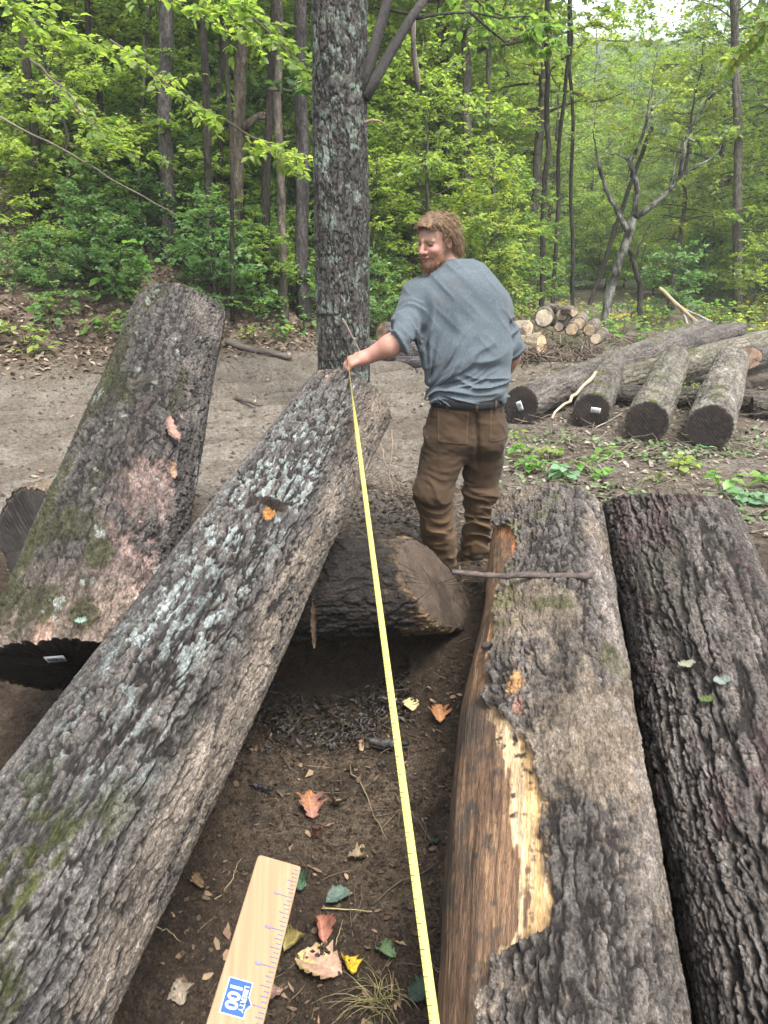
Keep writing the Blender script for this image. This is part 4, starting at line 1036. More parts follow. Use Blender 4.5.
    for k in range(6):
        k2 = (k + 1) % 6
        for q in range(n): QQ.append([k * n + q, k * n + (q + 1) % n, k2 * n + (q + 1) % n, k2 * n + q])
    belt = obj('belt', VV, np.array(QQ), plain_mat('belt_leather', (.018, .019, .021), .5, .4, .3, 60, .002), man)
    for pxl in (446, 476, 502):
        d = ray(pxl, 398); a = math.atan2(-1, (at(pxl, 398, 3.7)[0] - c[0]) / .13); rr = np.interp(a % (2 * math.pi), t, r)
        P = c + np.array([rr * math.cos(a), rr * math.sin(a), 0]); P[2] = wz - .022; nr = np.array([math.cos(a), math.sin(a), 0]); tg = np.array([-nr[1], nr[0], 0])
        mb = MB(); mb.add(*box(P + nr * .005, (.017, .006, .054), (tg, nr, np.array([0, 0, 1.]))), col=(.09, .062, .04)); mb.build('belt_loop', M_TR, man, False)

    # ---- boots
    for a in 'lr':
        F = Field(np.arange(-.12, .14, .005), np.arange(-.14, .24, .005), np.arange(-.02, .2, .005)); base = np.array([J[a + 'a'][0], J[a + 'a'][1], 0.])
        F.cone((0, -.01, .06), (0, -.015, .17), .056, .055, .03); F.cone((0, -.03, .045), (0, .12, .045), .046, .047, .03, (0, 0, 1), .9); F.cone((0, .12, .045), (0, .15, .04), .05, .045, .02)
        F.mod(lambda P, D: np.maximum(D, np.abs(P[..., 2] - .10) - .095), (-1, -1, -1), (1, 1, 1))
        bv, bq = F.mesh(); bv = smooth_mesh(bv, bq, 1); gz = float(ground_full(base[0], base[1]))
        boot = obj('boot', bv + base + np.array([0, 0, gz]), bq, plain_mat('boot_leather', (.05, .038, .03), .7, .3, .3, 50, .003), man)
        S2 = []; tt = np.linspace(0, 2 * math.pi, 41)[:-1]; ol = np.stack([.053 * np.cos(tt) * (1 - .12 * (np.sin(tt) < 0)), .045 + .148 * np.sin(tt)], -1)
        sv = np.concatenate([np.c_[ol, np.zeros(40)], np.c_[ol, np.full(40, .02)], [[0, .045, 0], [0, .045, .02]]]); jj = np.arange(40); j2 = (jj + 1) % 40
        obj('sole', sv + base + np.array([0, 0, gz - .004]), [np.stack([jj, j2, 40 + j2, 40 + jj], -1), np.concatenate([np.stack([j2, jj, np.full(40, 80)], -1), np.stack([40 + jj, 40 + j2, np.full(40, 81)], -1)])], plain_mat('boot_sole', (.02, .018, .016), .8, .2), boot)

    # ---- hair and beard: a rough mass with loose strands over it
    M_HAIR = vc_mat('hair', .55, .35, ((200, .25), ), ((300, .003), ))
    Fh = Field(np.arange(HC[0] - .16, HC[0] + .19, .004), np.arange(HC[1] - .17, HC[1] + .19, .004), np.arange(HC[2] - .17, HC[2] + .18, .004))
    Fh.ell(H(-.018, 0, .042), HR, (.107, .087, .094), .02); Fh.ell(H(-.068, 0, -.02), HR, (.058, .080, .094), .03); Fh.ell(H(.040, 0, .092), HR, (.052, .060, .028), .03)
    def hm(P, D):
        q = (P - HC.astype(np.float32)) @ HR.T.astype(np.float32); f, l, u = q[..., 0], q[..., 1], q[..., 2]
        face = (f - .030 - .55 * np.maximum(u - .052, 0) - .35 * np.maximum(u - .085, 0) * 2) * .8
        line = np.minimum(face, .090 - u + .1 * f)
        ear = np.sqrt(((f + .000) / 1.) ** 2 + ((u + .008) / 1.2) ** 2) - .030
        D = np.maximum(D, np.minimum(face, (.078 - u + .30 * np.maximum(f - .03, 0)))) if True else D
        D = np.maximum(D, -(ear + np.where(np.abs(l) > .05, 0, 1)))
        low = np.maximum(-.020 - u - .9 * np.maximum(-.028 - f, 0) * 4, -.115 - u)
        D = np.maximum(D, low * .8)
        return D + .007 * fbm(P * 38, 3, 341) + .005 * vnoise(P * np.array([60, 60, 25]), 342)
    Fh.mod(hm, (-9, -9, -9), (9, 9, 9))
    hv, hq = Fh.mesh(); hv = smooth_mesh(hv, hq, 1); hn_ = normals(hv, hq)
    hc = np.zeros(hv.shape); hc[:] = (.15, .088, .048); hc = mixc(hc, (.30, .19, .105), sstep(-.1, .5, fbm(hv * 45, 2, 343)))
    hair = obj('hair', hv, hq, M_HAIR, man, hc)
    g = np.random.default_rng(9); mb = MB()
    def strands(vs, ns, count, L, rad, dirf, cols, lift=.3, curl=.010):
        for k in g.integers(0, len(vs), count):
            p = vs[k] - ns[k] * .004; d = dirf(vs[k]) + ns[k] * lift + g.normal(0, .35, 3); d /= np.linalg.norm(d); l = g.uniform(*L); n = 6
            s_ = np.linspace(0, 1, n)[:, None]; side = np.cross(d, ns[k]); ph = g.uniform(0, 6.28)
            path = p + d * s_ * l + np.array([0, 0, -1.]) * (s_ ** 2) * l * .35 + side * np.sin(s_ * 5 + ph) * curl + ns[k] * np.cos(s_ * 4 + ph) * curl * .4
            Vs, Fs = tube(path, np.linspace(rad, rad * .35, n), 3, False); c = np.asarray(cols[g.integers(0, len(cols))]) * g.uniform(.8, 1.2); mb.add(Vs, Fs, c)
    def comb(p):
        q = (p - HC) @ HR.T; d = -hf * .8 - hu * (.2 + .9 * (q[2] < .05)) + hl * .5 * np.sign(q[1]); return d
    strands(hv, hn_, 3400, (.022, .06), .0011, comb, ((.18, .105, .055), (.33, .21, .115), (.44, .31, .19), (.09, .05, .03), (.24, .145, .08)), .22, .014)
    mb.build('hair_strands', M_HAIR, hair)
    # beard
    Fb = Field(np.arange(HC[0] - .17, HC[0] + .1, .004), np.arange(HC[1] - .15, HC[1] + .12, .004), np.arange(HC[2] - .18, HC[2] + .04, .004))
    Fb.ell(H(.028, 0, -.080), HR, (.070, .0615, .044), .02); Fb.cone(H(.072, 0, -.098), H(.080, 0, -.114), .029, .018, .02)
    def bmf(P, D):
        q = (P - HC.astype(np.float32)) @ HR.T.astype(np.float32); f, l, u = q[..., 0], q[..., 1], q[..., 2]
        mouth = np.sqrt(((f - .1) / 1.6) ** 2 + (l / 1.5) ** 2 + ((u + .056) / .8) ** 2) - .020
        D = np.maximum(D, -mouth); D = np.maximum(D, u + .062 - .20 * np.maximum(.05 - f, 0))
        return D + .005 * fbm(P * 60, 3, 345)
    Fb.mod(bmf, (-9, -9, -9), (9, 9, 9))
    bv, bq = Fb.mesh(); bn = normals(bv, bq); bc = np.zeros(bv.shape); bc[:] = (.19, .10, .06); bc = mixc(bc, (.27, .145, .085), sstep(-.1, .5, fbm(bv * 70, 2, 346)))
    beard = obj('beard', bv, bq, M_HAIR, man, bc); mb = MB()
    strands(bv, bn, 700, (.012, .026), .0011, lambda p: hf * .4 - hu * .8, ((.24, .12, .07), (.16, .08, .045), (.32, .19, .11)), .3, .003)
    mb.build('beard_strands', M_HAIR, beard)
    return man
MAN = build_man()
# ------------------------------------------------------------------ trees and undergrowth
GREENS = [(0, (.070, .13, .038)), (.35, (.105, .18, .046)), (.65, (.15, .22, .052)), (.88, (.20, .25, .055)), (1, (.30, .27, .06))]
BRIGHT = [(0, (.115, .19, .05)), (.4, (.16, .235, .06)), (.75, (.21, .27, .065)), (.93, (.27, .29, .07)), (1, (.36, .29, .07))]
SHADEG = [(0, (.055, .125, .05)), (.4, (.085, .17, .062)), (.8, (.12, .205, .075)), (1, (.18, .24, .07))]
M_LEAF = leaf_mat('leaves_mid', GREENS, .45); M_LEAFB = leaf_mat('leaves_bright', BRIGHT, .5); M_LEAFS = leaf_mat('leaves_shade', SHADEG, .42)
M_LEAFY = leaf_mat('leaves_turning', [(0, (.10, .15, .03)), (.5, (.22, .23, .045)), (1, (.40, .28, .05))], .5)

def leaves(P, D, N, L, Wd, g, big=False):
    """Leaf blades: base P, direction D, normal N, length L, width Wd; folded on the midrib, tip drooping."""
    n = len(P); D = D / (np.linalg.norm(D, axis=1)[:, None] + 1e-9); N = N - D * (N * D).sum(1)[:, None]; N /= np.linalg.norm(N, axis=1)[:, None] + 1e-9
    S = np.cross(D, N); L = L[:, None]; Wd = Wd[:, None]; fold = g.uniform(.05, .35, (n, 1))
    if not big:
        V = np.stack([P, P + D * L * .45 + S * Wd * .5 + N * fold * Wd * .5, P + D * L - N * L * .18, P + D * L * .45 - S * Wd * .5 + N * fold * Wd * .5], 1).reshape(-1, 3)
        i = np.arange(n)[:, None] * 4; return V, np.concatenate([i + [[0, 1, 2]], i + [[0, 2, 3]]])
    up = N * fold * Wd
    V = np.stack([P, P + D * L * .55 - N * L * .02, P + D * L - N * L * .2,
                  P + D * L * .22 + S * Wd * .40 + up * .4, P + D * L * .58 + S * Wd * .48 + up * .45 - N * L * .04,
                  P + D * L * .22 - S * Wd * .40 + up * .4, P + D * L * .58 - S * Wd * .48 + up * .45 - N * L * .04], 1).reshape(-1, 3)
    i = np.arange(n)[:, None] * 7
    return V, [np.concatenate([i + [[0, 3, 4, 1]], i + [[0, 1, 6, 5]]]), np.concatenate([i + [[1, 4, 2]], i + [[1, 2, 6]]])]

def gen_tree(seed, h, r0, base, crown, nb, sprays, lps, ll, up=.35, droop=.3, spread=.32, crook=.03, lean=(0, 0), nsides=8, profile='dome', trunk_c=((.17, .15, .115), (.06, .052, .04)), curve=.25):
    """Trunk (with limbs) and crown arrays of one tree standing at the origin."""
    g = np.random.default_rng(seed); T = MB(); top = np.array([lean[0] * h, lean[1] * h, h])
    trunk = wob(g, (0, 0, -.3), top, 14, crook); zs = np.linspace(0, 1, 14); rad = r0 * (1 - .85 * zs ** 1.2); rad[0] *= 1.25
    def put(path, rr, n):
        V, F = tube(path, rr, n); nz = fbm(V * np.array([6, 6, 2]), 3, seed)
        c = np.asarray(trunk_c[0]) + (np.asarray(trunk_c[1]) - np.asarray(trunk_c[0])) * np.clip(.5 + 1.1 * nz, 0, 1)[:, None]
        T.add(V, F, c)
    put(trunk, rad, nsides)
    LP = []; LD = []; LN = []
    for b in range(nb):
        u = (b + g.uniform(0, 1)) / nb; zf = base + (1 - base) * u * .98
        k = zf * 13; i0 = min(int(k), 12); p0 = trunk[i0] + (trunk[i0 + 1] - trunk[i0]) * (k - i0); rb = max(.006, r0 * (1 - .85 * zf) * .45)
        prof = {'dome': math.sin(math.pi * min(.97, .18 + .8 * u)) ** .7, 'cone': 1 - .75 * u, 'umb': .5 + .5 * u, 'flat': 1.}[profile]
        L = crown * prof * g.uniform(.65, 1.15); az = b * 2.4 + g.uniform(-.5, .5); el = up + .6 * u + g.normal(0, .15)
        d = np.array([math.cos(az) * math.cos(el), math.sin(az) * math.cos(el), math.sin(el)]); n = 7; s = np.linspace(0, 1, n)[:, None]
        path = wob(g, p0, p0 + d * L, n, .12) + np.array([0, 0, -1.]) * s ** 2 * L * droop
        put(path, np.linspace(rb, rb * .25, n), 5)
        ns = max(2, int(sprays * prof * g.uniform(.7, 1.3)))
        for q in range(ns):
            f = g.uniform(.25, 1.0); kk = f * (n - 1); j0 = min(int(kk), n - 2); p = path[j0] + (path[j0 + 1] - path[j0]) * (kk - j0)
            sd = np.cross(d, [0, 0, 1.]); sd /= np.linalg.norm(sd) + 1e-9; tl = spread * g.uniform(.5, 1.6) * (1.25 - .5 * f)
            td = d * g.uniform(.3, .9) + sd * g.choice([-1, 1]) * g.uniform(.3, 1.) + np.array([0, 0, g.normal(.02, .25)]); td /= np.linalg.norm(td)
            put(np.stack([p, p + td * tl * .5, p + td * tl + np.array([0, 0, -.12 * tl])]), np.array([.006, .004, .002]) * (1 + r0 * 4), 3)
            ts = np.cross(td, [0, 0, 1.]); ts /= np.linalg.norm(ts) + 1e-9; m = max(2, int(lps * g.uniform(.6, 1.4)))
            w = g.uniform(.1, 1.05, m); sg = np.where(np.arange(m) % 2, 1, -1)
            LP.append(p + td * (w * tl)[:, None] + np.array([0, 0, -.12 * tl]) * (w ** 2)[:, None] + g.normal(0, .02, (m, 3)))
            LD.append(td * g.uniform(.2, 1, (m, 1)) + ts * (sg * g.uniform(.3, 1.1, m))[:, None] + g.normal(0, .25, (m, 3)) + np.array([0, 0, -.15]))
            tiltn = np.array([0, 0, 1.]) + g.normal(0, .25, 3); LN.append(tiltn + g.normal(0, .45, (m, 3)))
    P = np.concatenate(LP); n = len(P); lw = ll * g.uniform(.6, 1.25, n)
    V, F = leaves(P, np.concatenate(LD), np.concatenate(LN), lw, lw * g.uniform(.5, .72, n), g)
    return T, (V, F)

def tree_proto(name, label, cat, group, mat, seed, **kw):
    T, (V, F) = gen_tree(seed, **kw); r = empty(name); tag(r, label, cat, group)
    T.build('trunk', M_BARKFAR, r); obj('crown', V, F, mat, r, smooth=False)
    return r

FIRST = set()
def place(proto, label, loc, rz, sc, group=None, mat=None):
    if proto.name not in FIRST:
        FIRST.add(proto.name); r = proto; r.location = loc; r.rotation_euler = (0, 0, rz); r.scale = (sc,) * 3 if np.isscalar(sc) else sc
    else: r = copy_tree(proto, loc, (0, 0, rz), sc)
    r['label'] = label
    if group: r['group'] = group
    return r

g6 = np.random.default_rng(606)
# kinds of undergrowth
SAP = [tree_proto('sapling', 's', 'sapling', None, [M_LEAFS, M_LEAF, M_LEAFB, M_LEAFS, M_LEAFB][k], 700 + k, h=[2.2, 3.4, 4.5, 1.5, 3.0][k], r0=.022 + .006 * k, base=[.15, .2, .2, .1, .12][k], crown=[1.0, 1.3, 1.6, .9, 1.3][k],
       nb=[20, 26, 30, 16, 26][k], sprays=[12, 14, 15, 12, 14][k], lps=13, ll=.105, up=.2, droop=.25, spread=.42, crook=.05, nsides=6, profile=['cone', 'cone', 'dome', 'dome', 'dome'][k]) for k in range(5)]
CAN = [tree_proto('forest_tree', 't', 'tree', None, [M_LEAF, M_LEAFB, M_LEAF, M_LEAFB][k], 720 + k, h=[15, 17, 14, 12][k], r0=[.17, .2, .14, .12][k], base=[.22, .3, .16, .12][k], crown=[3.6, 4.2, 3.4, 3.2][k],
       nb=[40, 42, 44, 40][k], sprays=[23, 25, 23, 20][k], lps=12, ll=.165, up=.15, droop=.22, spread=.75, crook=.03, nsides=8, profile='dome') for k in range(4)]

# ---- undergrowth over the hillside
def gz(x, y): return float(ground_z(x, y))
NSH = 0
for k in range(2600):
    if NSH >= 200: break
    x = g6.uniform(-15, 2.5); y = g6.uniform(10.5, 27); s = hill_s(x, y)
    if s < (.6 if x < -3 else .3) or abs(x) > .62 * y + 1.5: continue
    band = s < 2.6
    if band and g6.uniform() > (.30 if x < -3.6 else .9): continue
    if (abs(384 + 700 * x / y - 28) < 48 and y < 17.5) or (s > 2.4 and y < 14.2 and x < -1.2): continue
    t = [3, 0][int(g6.integers(0, 2))] if band else int(g6.choice([0, 1, 2, 3, 4], p=[.22, .25, .16, .15, .22]))
    sc = g6.uniform(.5, .9) if band else g6.uniform(.85, 1.5)
    place(SAP[t], 'leafy green sapling among the undergrowth on the leaf-strewn hillside', (x, y, gz(x, y) - .05), g6.uniform(0, 6.28), sc, 'saplings on the hillside'); NSH += 1
for k, (px, py) in enumerate(((150, 262), (185, 258), (205, 275), (262, 292), (285, 284), (302, 302), (120, 238), (95, 226), (62, 216), (250, 266), (180, 232), (226, 248), (140, 222), (90, 206), (276, 258), (292, 258),
                             (110, 205), (70, 196), (160, 205), (215, 225), (268, 232), (300, 240), (130, 196), (66, 214), (196, 205), (245, 228), (110, 262), (72, 250), (92, 266), (44, 280), (12, 288), (4, 245), (60, 300), (95, 290), (240, 300), (272, 312))):
    p = ground_hit(px, py); place(SAP[(0, 3, 0, 4)[k % 4]], 'leafy green sapling among the undergrowth on the leaf-strewn hillside', p - [0, 0, .05], g6.uniform(0, 6.28), (g6.uniform(.65, 1.05) if py < 270 else g6.uniform(.35, .6)), 'saplings on the hillside')
# ---- bushes along the back of the landing, right of the big tree
NB = 0
for k in range(900):
    if NB >= 62: break
    x = g6.uniform(-.3, 20); y = g6.uniform(15.5, 34)
    if hill_s(x, y) < .3 and y < 19 + .15 * x: continue
    if x > .62 * y + 2: continue
    if 4.6 < x < 7.6 and 15 < y < 26 and g6.uniform() < .7: continue
    t = int(g6.choice([0, 1, 2, 3, 4], p=[.2, .2, .2, .15, .25]))
    place(SAP[t], 'bushy young tree at the forest edge behind the log landing', (x, y, gz(x, y) - .05), g6.uniform(0, 6.28), g6.uniform(.7, 1.4), 'young trees at the forest edge'); NB += 1

# ---- the forest behind
NF = 0
spots = []
for k in range(4000):
    if NF >= 128: break
    y = g6.uniform(17.5, 60); x = g6.uniform(-.60 * y - 4, .60 * y + 4)
    if x < 2 and hill_s(x, y) < 3.5: continue
    if x >= 2 and y < 25: continue
    bear = x / y
    low = .225 < bear < .40                             # lower growth here: sky and the far ridge show above it
    if any((x - a) ** 2 + (y - b) ** 2 < 2.6 ** 2 for a, b in spots): continue
    spots.append((x, y)); t = int(g6.integers(0, 4))
    place(CAN[t], 'forest tree in full leaf standing deep in the wood behind', (x, y, gz(x, y) - .1), g6.uniform(0, 6.28), g6.uniform(.8, 1.2) * (.40 if low else 1), 'forest trees in the wood behind'); NF += 1

for k in range(64):
    y = g6.uniform(44, 96); x = y * g6.uniform(.18, .47)
    place(CAN[int(g6.integers(0, 4))], 'small far tree on the slope beyond the valley, seen through the gap in the forest', (x, y, gz(x, y) - .2), g6.uniform(0, 6.28), g6.uniform(.45, .72), 'far trees on the slope beyond the valley')
# ---- trunks one can tell apart
def bole(name, label, px0, py0, px1, py1, wpx, Y=None, cols=((.12, .105, .09), (.05, .045, .04)), crook=.012, h_extra=3., crown=None, seed=1, n=10, kids=()):
    """A single trunk from its foot to above the frame, with a small crown up there."""
    if Y is None: p0 = ground_hit(px0, py0); Y = p0[1]
    else: p0 = at(px0, py0, Y); p0[2] = gz(p0[0], p0[1]); 
    p1 = at(px1, py1, Y); d = (p1 - p0); d /= np.linalg.norm(d); p1 = p1 + d * h_extra
    r = wpx * .43 * Y / FOC; g = np.random.default_rng(seed); root = empty(name, p0); tag(root, label, 'tree', None)
    P = wob(g, (0, 0, -.2), p1 - p0, 16, crook); R = np.linspace(r * 1.12, r * .8, 16); R[0] *= 1.25
    V, F = tube(P, R, n); nz = fbm((V + seed) * np.array([7, 7, 2.2]), 4, seed); V = V + (vnoise(V * np.array([14, 14, 5]), seed) * r * .07)[:, None] * (V - np.repeat(np.concatenate([P, P[:1], P[-1:]]), [n] * 16 + [1, 1], 0)) / r
    c = np.asarray(cols[0]) + (np.asarray(cols[1]) - np.asarray(cols[0])) * np.clip(.5 + 1.3 * nz, 0, 1)[:, None]
    tr = obj('trunk', V, F, M_BARKFAR, root, c)
    for q, (path, rr, cc) in enumerate(kids):
        V, F = tube(np.asarray(path) - p0, rr, 7); obj('limb', V, F, M_BARKFAR, root, np.asarray(cc) * g.uniform(.7, 1.25, (len(V), 1)))
    _, (lv, lf) = gen_tree(seed + 40, h=5, r0=.05, base=.1, crown=2.6, nb=26, sprays=16, lps=12, ll=.14, spread=.6)
    obj('crown', lv + (p1 - p0) - np.array([0, 0, 1.2]), lf, M_LEAFB if seed % 2 else M_LEAF, root, smooth=False)
    return root, p0, Y
dk = ((.075, .064, .05), (.025, .021, .017)); tn = ((.25, .21, .155), (.12, .10, .075)); gy = ((.22, .20, .165), (.09, .08, .065))
Y1 = 13.4
def pth(pts, Y, j=0.): return np.array([at(a, b, Y + j * q) for q, (a, b) in enumerate(pts)])
bole('forest_tree', 'thin dark tree with bare dead side branches, leftmost on the hillside', 28, 190, 25, 15, 9, 13.4, dk, seed=801,
     kids=((pth([(28, 100), (10, 98), (-12, 104)], Y1 - .05), [.04, .03, .02], (.09, .08, .07)), (pth([(30, 101), (50, 102), (72, 99)], Y1 - .1), [.035, .025, .008], (.12, .11, .1)), (pth([(27, 81), (50, 82), (75, 80)], Y1 - .05), [.025, .018, .006], (.12, .11, .1)), (pth([(27, 96), (18, 90), (12, 80)], Y1), [.03, .02, .01], (.14, .13, .12))))
bole('forest_tree', 'thick grey-barked tree half hidden by leaves on the hillside', 166, 225, 163, 0, 15, 14.2, ((.17, .155, .14), (.06, .055, .05)), seed=802, crook=.02)
bole('forest_tree', 'slim dark tree standing behind the thick grey-barked one', 206, 170, 203, 0, 8, 14.0, dk, seed=803)
bole('thin_tree', 'thread-thin upright stem just beside the tan trunk', 229, 270, 222, 0, 4.5, 13.2, dk, seed=804, n=7)
bole('forest_tree', 'slender tan trunk with a broken side stub at the road edge', 235, 287, 243, 0, 12.5, 14.8, tn, seed=805,
     kids=((pth([(243, 128), (252, 121), (258, 116), (266, 113)], 14.75), [.09, .075, .06, .03], (.2, .16, .12)), (pth([(258, 117), (268, 118), (271, 110)], 14.7), [.05, .035, .012], (.22, .18, .14))))
bole('forest_tree', 'leaning dark trunk between the tan trunk and the brown one', 256, 165, 269, 0, 8.5, 14.3, dk, seed=806)
bole('forest_tree', 'brown trunk in the trees behind, right of the leaning dark trunk', 279, 190, 284, 0, 8.5, 13.9, ((.2, .165, .13), (.10, .085, .07)), seed=807)
bole('forest_tree', 'stout dark trunk close beside the big lichen-covered tree', 302, 262, 305, 0, 14, 14.2, ((.10, .09, .085), (.04, .036, .034)), seed=808)
bole('forest_tree', 'grey upright trunk in the wood beyond the man', 474, 225, 469, 0, 10, 18.5, gy, seed=809)
bole('forest_tree', 'dark slim trunk in the shade of the wood right of the man', 543, 312, 546, 120, 6, 19., dk, seed=810)
bole('forest_tree', 'very dark thin trunk in the shade behind the wood pile', 556, 300, 563, 120, 4.5, 19.5, dk, seed=811)
bole('forest_tree', 'tall straight grey trunk standing alone at the right-hand forest edge', 738, 318, 735, 30, 9, 24.5, gy, seed=812, crook=.006)
bole('forest_tree', 'dark leaning trunk under the forked tree', 590, 285, 617, 225, 5, 26., dk, seed=813)
0 and bole('forest_tree', 'dim trunk deep in the wood left of the tall straight grey one', 706, 310, 700, 60, 5, 24.5, gy, seed=814)
bole('forest_tree', 'thin pale trunk above the man in the wood', 497, 250, 487, 0, 5, 18.9, gy, seed=815)

for q, (lab, x0, y0, x1, y1, w, Y, c) in enumerate((
    ('slim dark trunk in the leaves left of the thick grey-barked tree', 108, 240, 84, 0, 6, 14.6, dk), ('thin crooked grey stem before the thick grey-barked tree', 137, 235, 146, 60, 4.5, 14.6, gy),
    ('dark trunk just left of the thread-thin stem', 214, 230, 218, 0, 6, 15, dk), ('dark trunk in the wood directly above the man', 432, 250, 441, 0, 7, 19.5, dk), ('thin dark trunk in the shade right of the very dark thin one', 574, 300, 571, 60, 4, 20.5, dk))):
    bole('forest_tree', lab, x0, y0, x1, y1, w, Y, c, seed=840 + q, crook=.02)

# ---- forked tree with bare limbs
def limb_tree(name, label, Y, strokes, cols, seed):
    p0 = at(*strokes[0][0][0], Y); p0[2] = gz(p0[0], p0[1]) - .1; root = empty(name, p0); tag(root, label, 'tree'); g = np.random.default_rng(seed)
    for q, (pts, w0, w1) in enumerate(strokes):
        Pp = np.array([at(a, b, Y + .25 * math.sin(q * 2.1) * k / len(pts)) for k, (a, b) in enumerate(pts)])
        if q == 0: Pp[0] = p0
        t = np.linspace(0, 1, len(Pp)); tt = np.linspace(0, 1, 4 * len(Pp)); Pp = np.stack([np.interp(tt, t, Pp[:, i]) for i in range(3)], 1)
        Pp[1:-1] = .5 * Pp[1:-1] + .25 * (Pp[:-2] + Pp[2:]); Pp += g.normal(0, .015, Pp.shape)
        R = (w0 + (min(w1, .5 * w0 if q else w1) * (.35 if q else 1) - w0) * np.linspace(0, 1, len(Pp)) ** .9) * .5 * Y / FOC; V, F = tube(Pp - p0, R, 8)
        nz = fbm(V * np.array([9, 9, 5]), 4, seed + q) * 1.5; c = np.asarray(cols[0]) + (np.asarray(cols[1]) - np.asarray(cols[0])) * np.clip(.5 + 1.4 * nz, 0, 1)[:, None]
        obj('trunk' if q == 0 else 'limb', V, F, M_BARKFAR, root, c)
    return root, p0
lic = ((.24, .24, .205), (.025, .023, .021))
ft, fp = limb_tree('forked_tree', 'forked tree with bare crooked limbs and lichen-patched bark', 19., [
    ([(602, 336), (608, 300), (617, 265), (627, 240), (633, 218)], 10, 8),
    ([(628, 232), (618, 212), (606, 190), (599, 165), (596, 150), (592, 130)], 6, 2),
    ([(634, 215), (638, 195), (634, 175), (629, 160), (637, 150), (645, 130), (648, 110), (652, 85), (655, 60)], 6, 2),
    ([(635, 218), (652, 205), (670, 190), (680, 175), (695, 168), (715, 155), (722, 145)], 6, 2),
    ([(680, 175), (686, 140), (695, 118), (708, 100), (714, 80), (720, 60)], 4, 1.5),
    ([(629, 160), (615, 154), (595, 152)], 2.5, 1), ([(686, 138), (700, 142), (703, 160)], 2.5, 1.2), ([(650, 110), (665, 98), (680, 88)], 2.2, 1), ([(708, 100), (728, 82), (748, 66)], 2.2, 1), ([(670, 190), (676, 160), (680, 130)], 2.6, 1.4)], lic, 821)
_, (lv, lf) = gen_tree(870, h=3.5, r0=.03, base=.1, crown=2.6, nb=18, sprays=9, lps=10, ll=.12, spread=.55)
obj('crown', lv * .7 + at(610, 150, 19.2) - fp, lf, M_LEAF, ft, smooth=False)
limb_tree('forked_tree', 'crooked dark stem rising beside the foot of the forked tree', 19.6, [([(642, 322), (640, 290), (634, 262), (628, 246)], 6, 4), ([(634, 262), (642, 240), (650, 225)], 3, 1.5)], dk, 822)
limb_tree('dead_snag', 'short pale dead snag above the young trees behind the man', 18.5, [([(488, 262), (490, 240), (492, 220), (491, 196)], 5, 3)], ((.38, .34, .27), (.25, .21, .16)), 823)

# ---- the big lichen-covered tree
def col_big(th, t, L, h, P, n, big, rid):
    d = np.degrees(th); n4 = fbm(P * np.array([4, 4, 2.5]), 4, 111); n12 = fbm(P * np.array([13, 13, 8]), 3, 112); nf = fbm(P * 40, 3, 113)
    C = np.zeros(h.shape + (3,)); C[:] = (.022, .02, .018); C = mixc(C, (.10, .088, .078), sstep(.2, .95, h) + .3 * n)
    l1 = sstep(.10, .32, n12 + .9 * nf - .12 + .12 * sstep(1, 4, t)) * sstep(.3, .6, h)
    C = mixc(C, (.20, .27, .20), l1 * .75)
    l2 = sstep(.28, .38, n12 - .6 * nf) * sstep(.4, .7, h); C = mixc(C, (.26, .30, .255), l2 * .85)
    # raw scar under the fork, on the flank facing the landing
    dd = np.where(d > 180, d - 360, d); sc_ = sstep(1.1, .8, np.sqrt(((t - SCT) / .42) ** 2 + ((dd - SCD) / 9) ** 2) + .25 * n12)
    C = mixc(C, (.62, .46, .33), sc_)
    return C, .020 * (h - .5) - .01 * sc_
bp = np.array([-.455, 8.6, 0.]); bp[2] = gz(bp[0], bp[1]) - .05
SCT = float(at(362, 95, 8.5)[2] - bp[2]); SCD = 10.
bigt = empty('lichen_tree', bp); tag(bigt, 'big straight tree with lichen-spotted bark standing beside the muddy road', 'tree')
tk = make_log('trunk', '', (0, 0, 0), (.0, .15, 7.6), .302, .25, col_big, 300, 560, .040, 2.6, seed=45, lump=.022, ends=False, label_it=False)
tk.parent = bigt
for pts, w0, w1 in (([(362, 92), (371, 60), (379, 30), (387, 2), (394, -25)], 11, 8), ([(364, 98), (378, 74), (392, 50), (410, 20), (428, -6)], 11, 7)):
    Pp = np.array([at(a, b, 8.55 + .05 * k) for k, (a, b) in enumerate(pts)]); V, F = tube(Pp - bp, np.linspace(w0, w1, 5) * .5 * 8.6 / FOC, 12)
    nz = fbm(V * np.array([9, 9, 4]), 3, 7); obj('limb', V, F, M_BARK, bigt, np.array([.055, .05, .045]) * (1 + 1.0 * nz)[:, None])
for pts in ([(410, 20), (440, 14), (470, 12), (500, 18), (530, 16)], [(378, 8), (420, 16), (455, 12)], [(470, 12), (490, 30), (505, 42), (520, 36)]):
    Pp = np.array([at(a, b, 8.8 + .15 * k) for k, (a, b) in enumerate(pts)]); V, F = tube(Pp - bp, np.linspace(2.6, 1.2, len(pts)) * .5 * 8.8 / FOC, 6); obj('branch', V, F, M_BARKFAR, bigt, (.06, .055, .05))
V, F = tube(np.array([at(a, b, 8.45) for a, b in ((364, 123), (372, 120), (380, 121), (385, 126))]) - bp, [.018, .014, .01, .004], 6); obj('twig', V, F, M_TWIG, bigt, (.30, .2, .13))
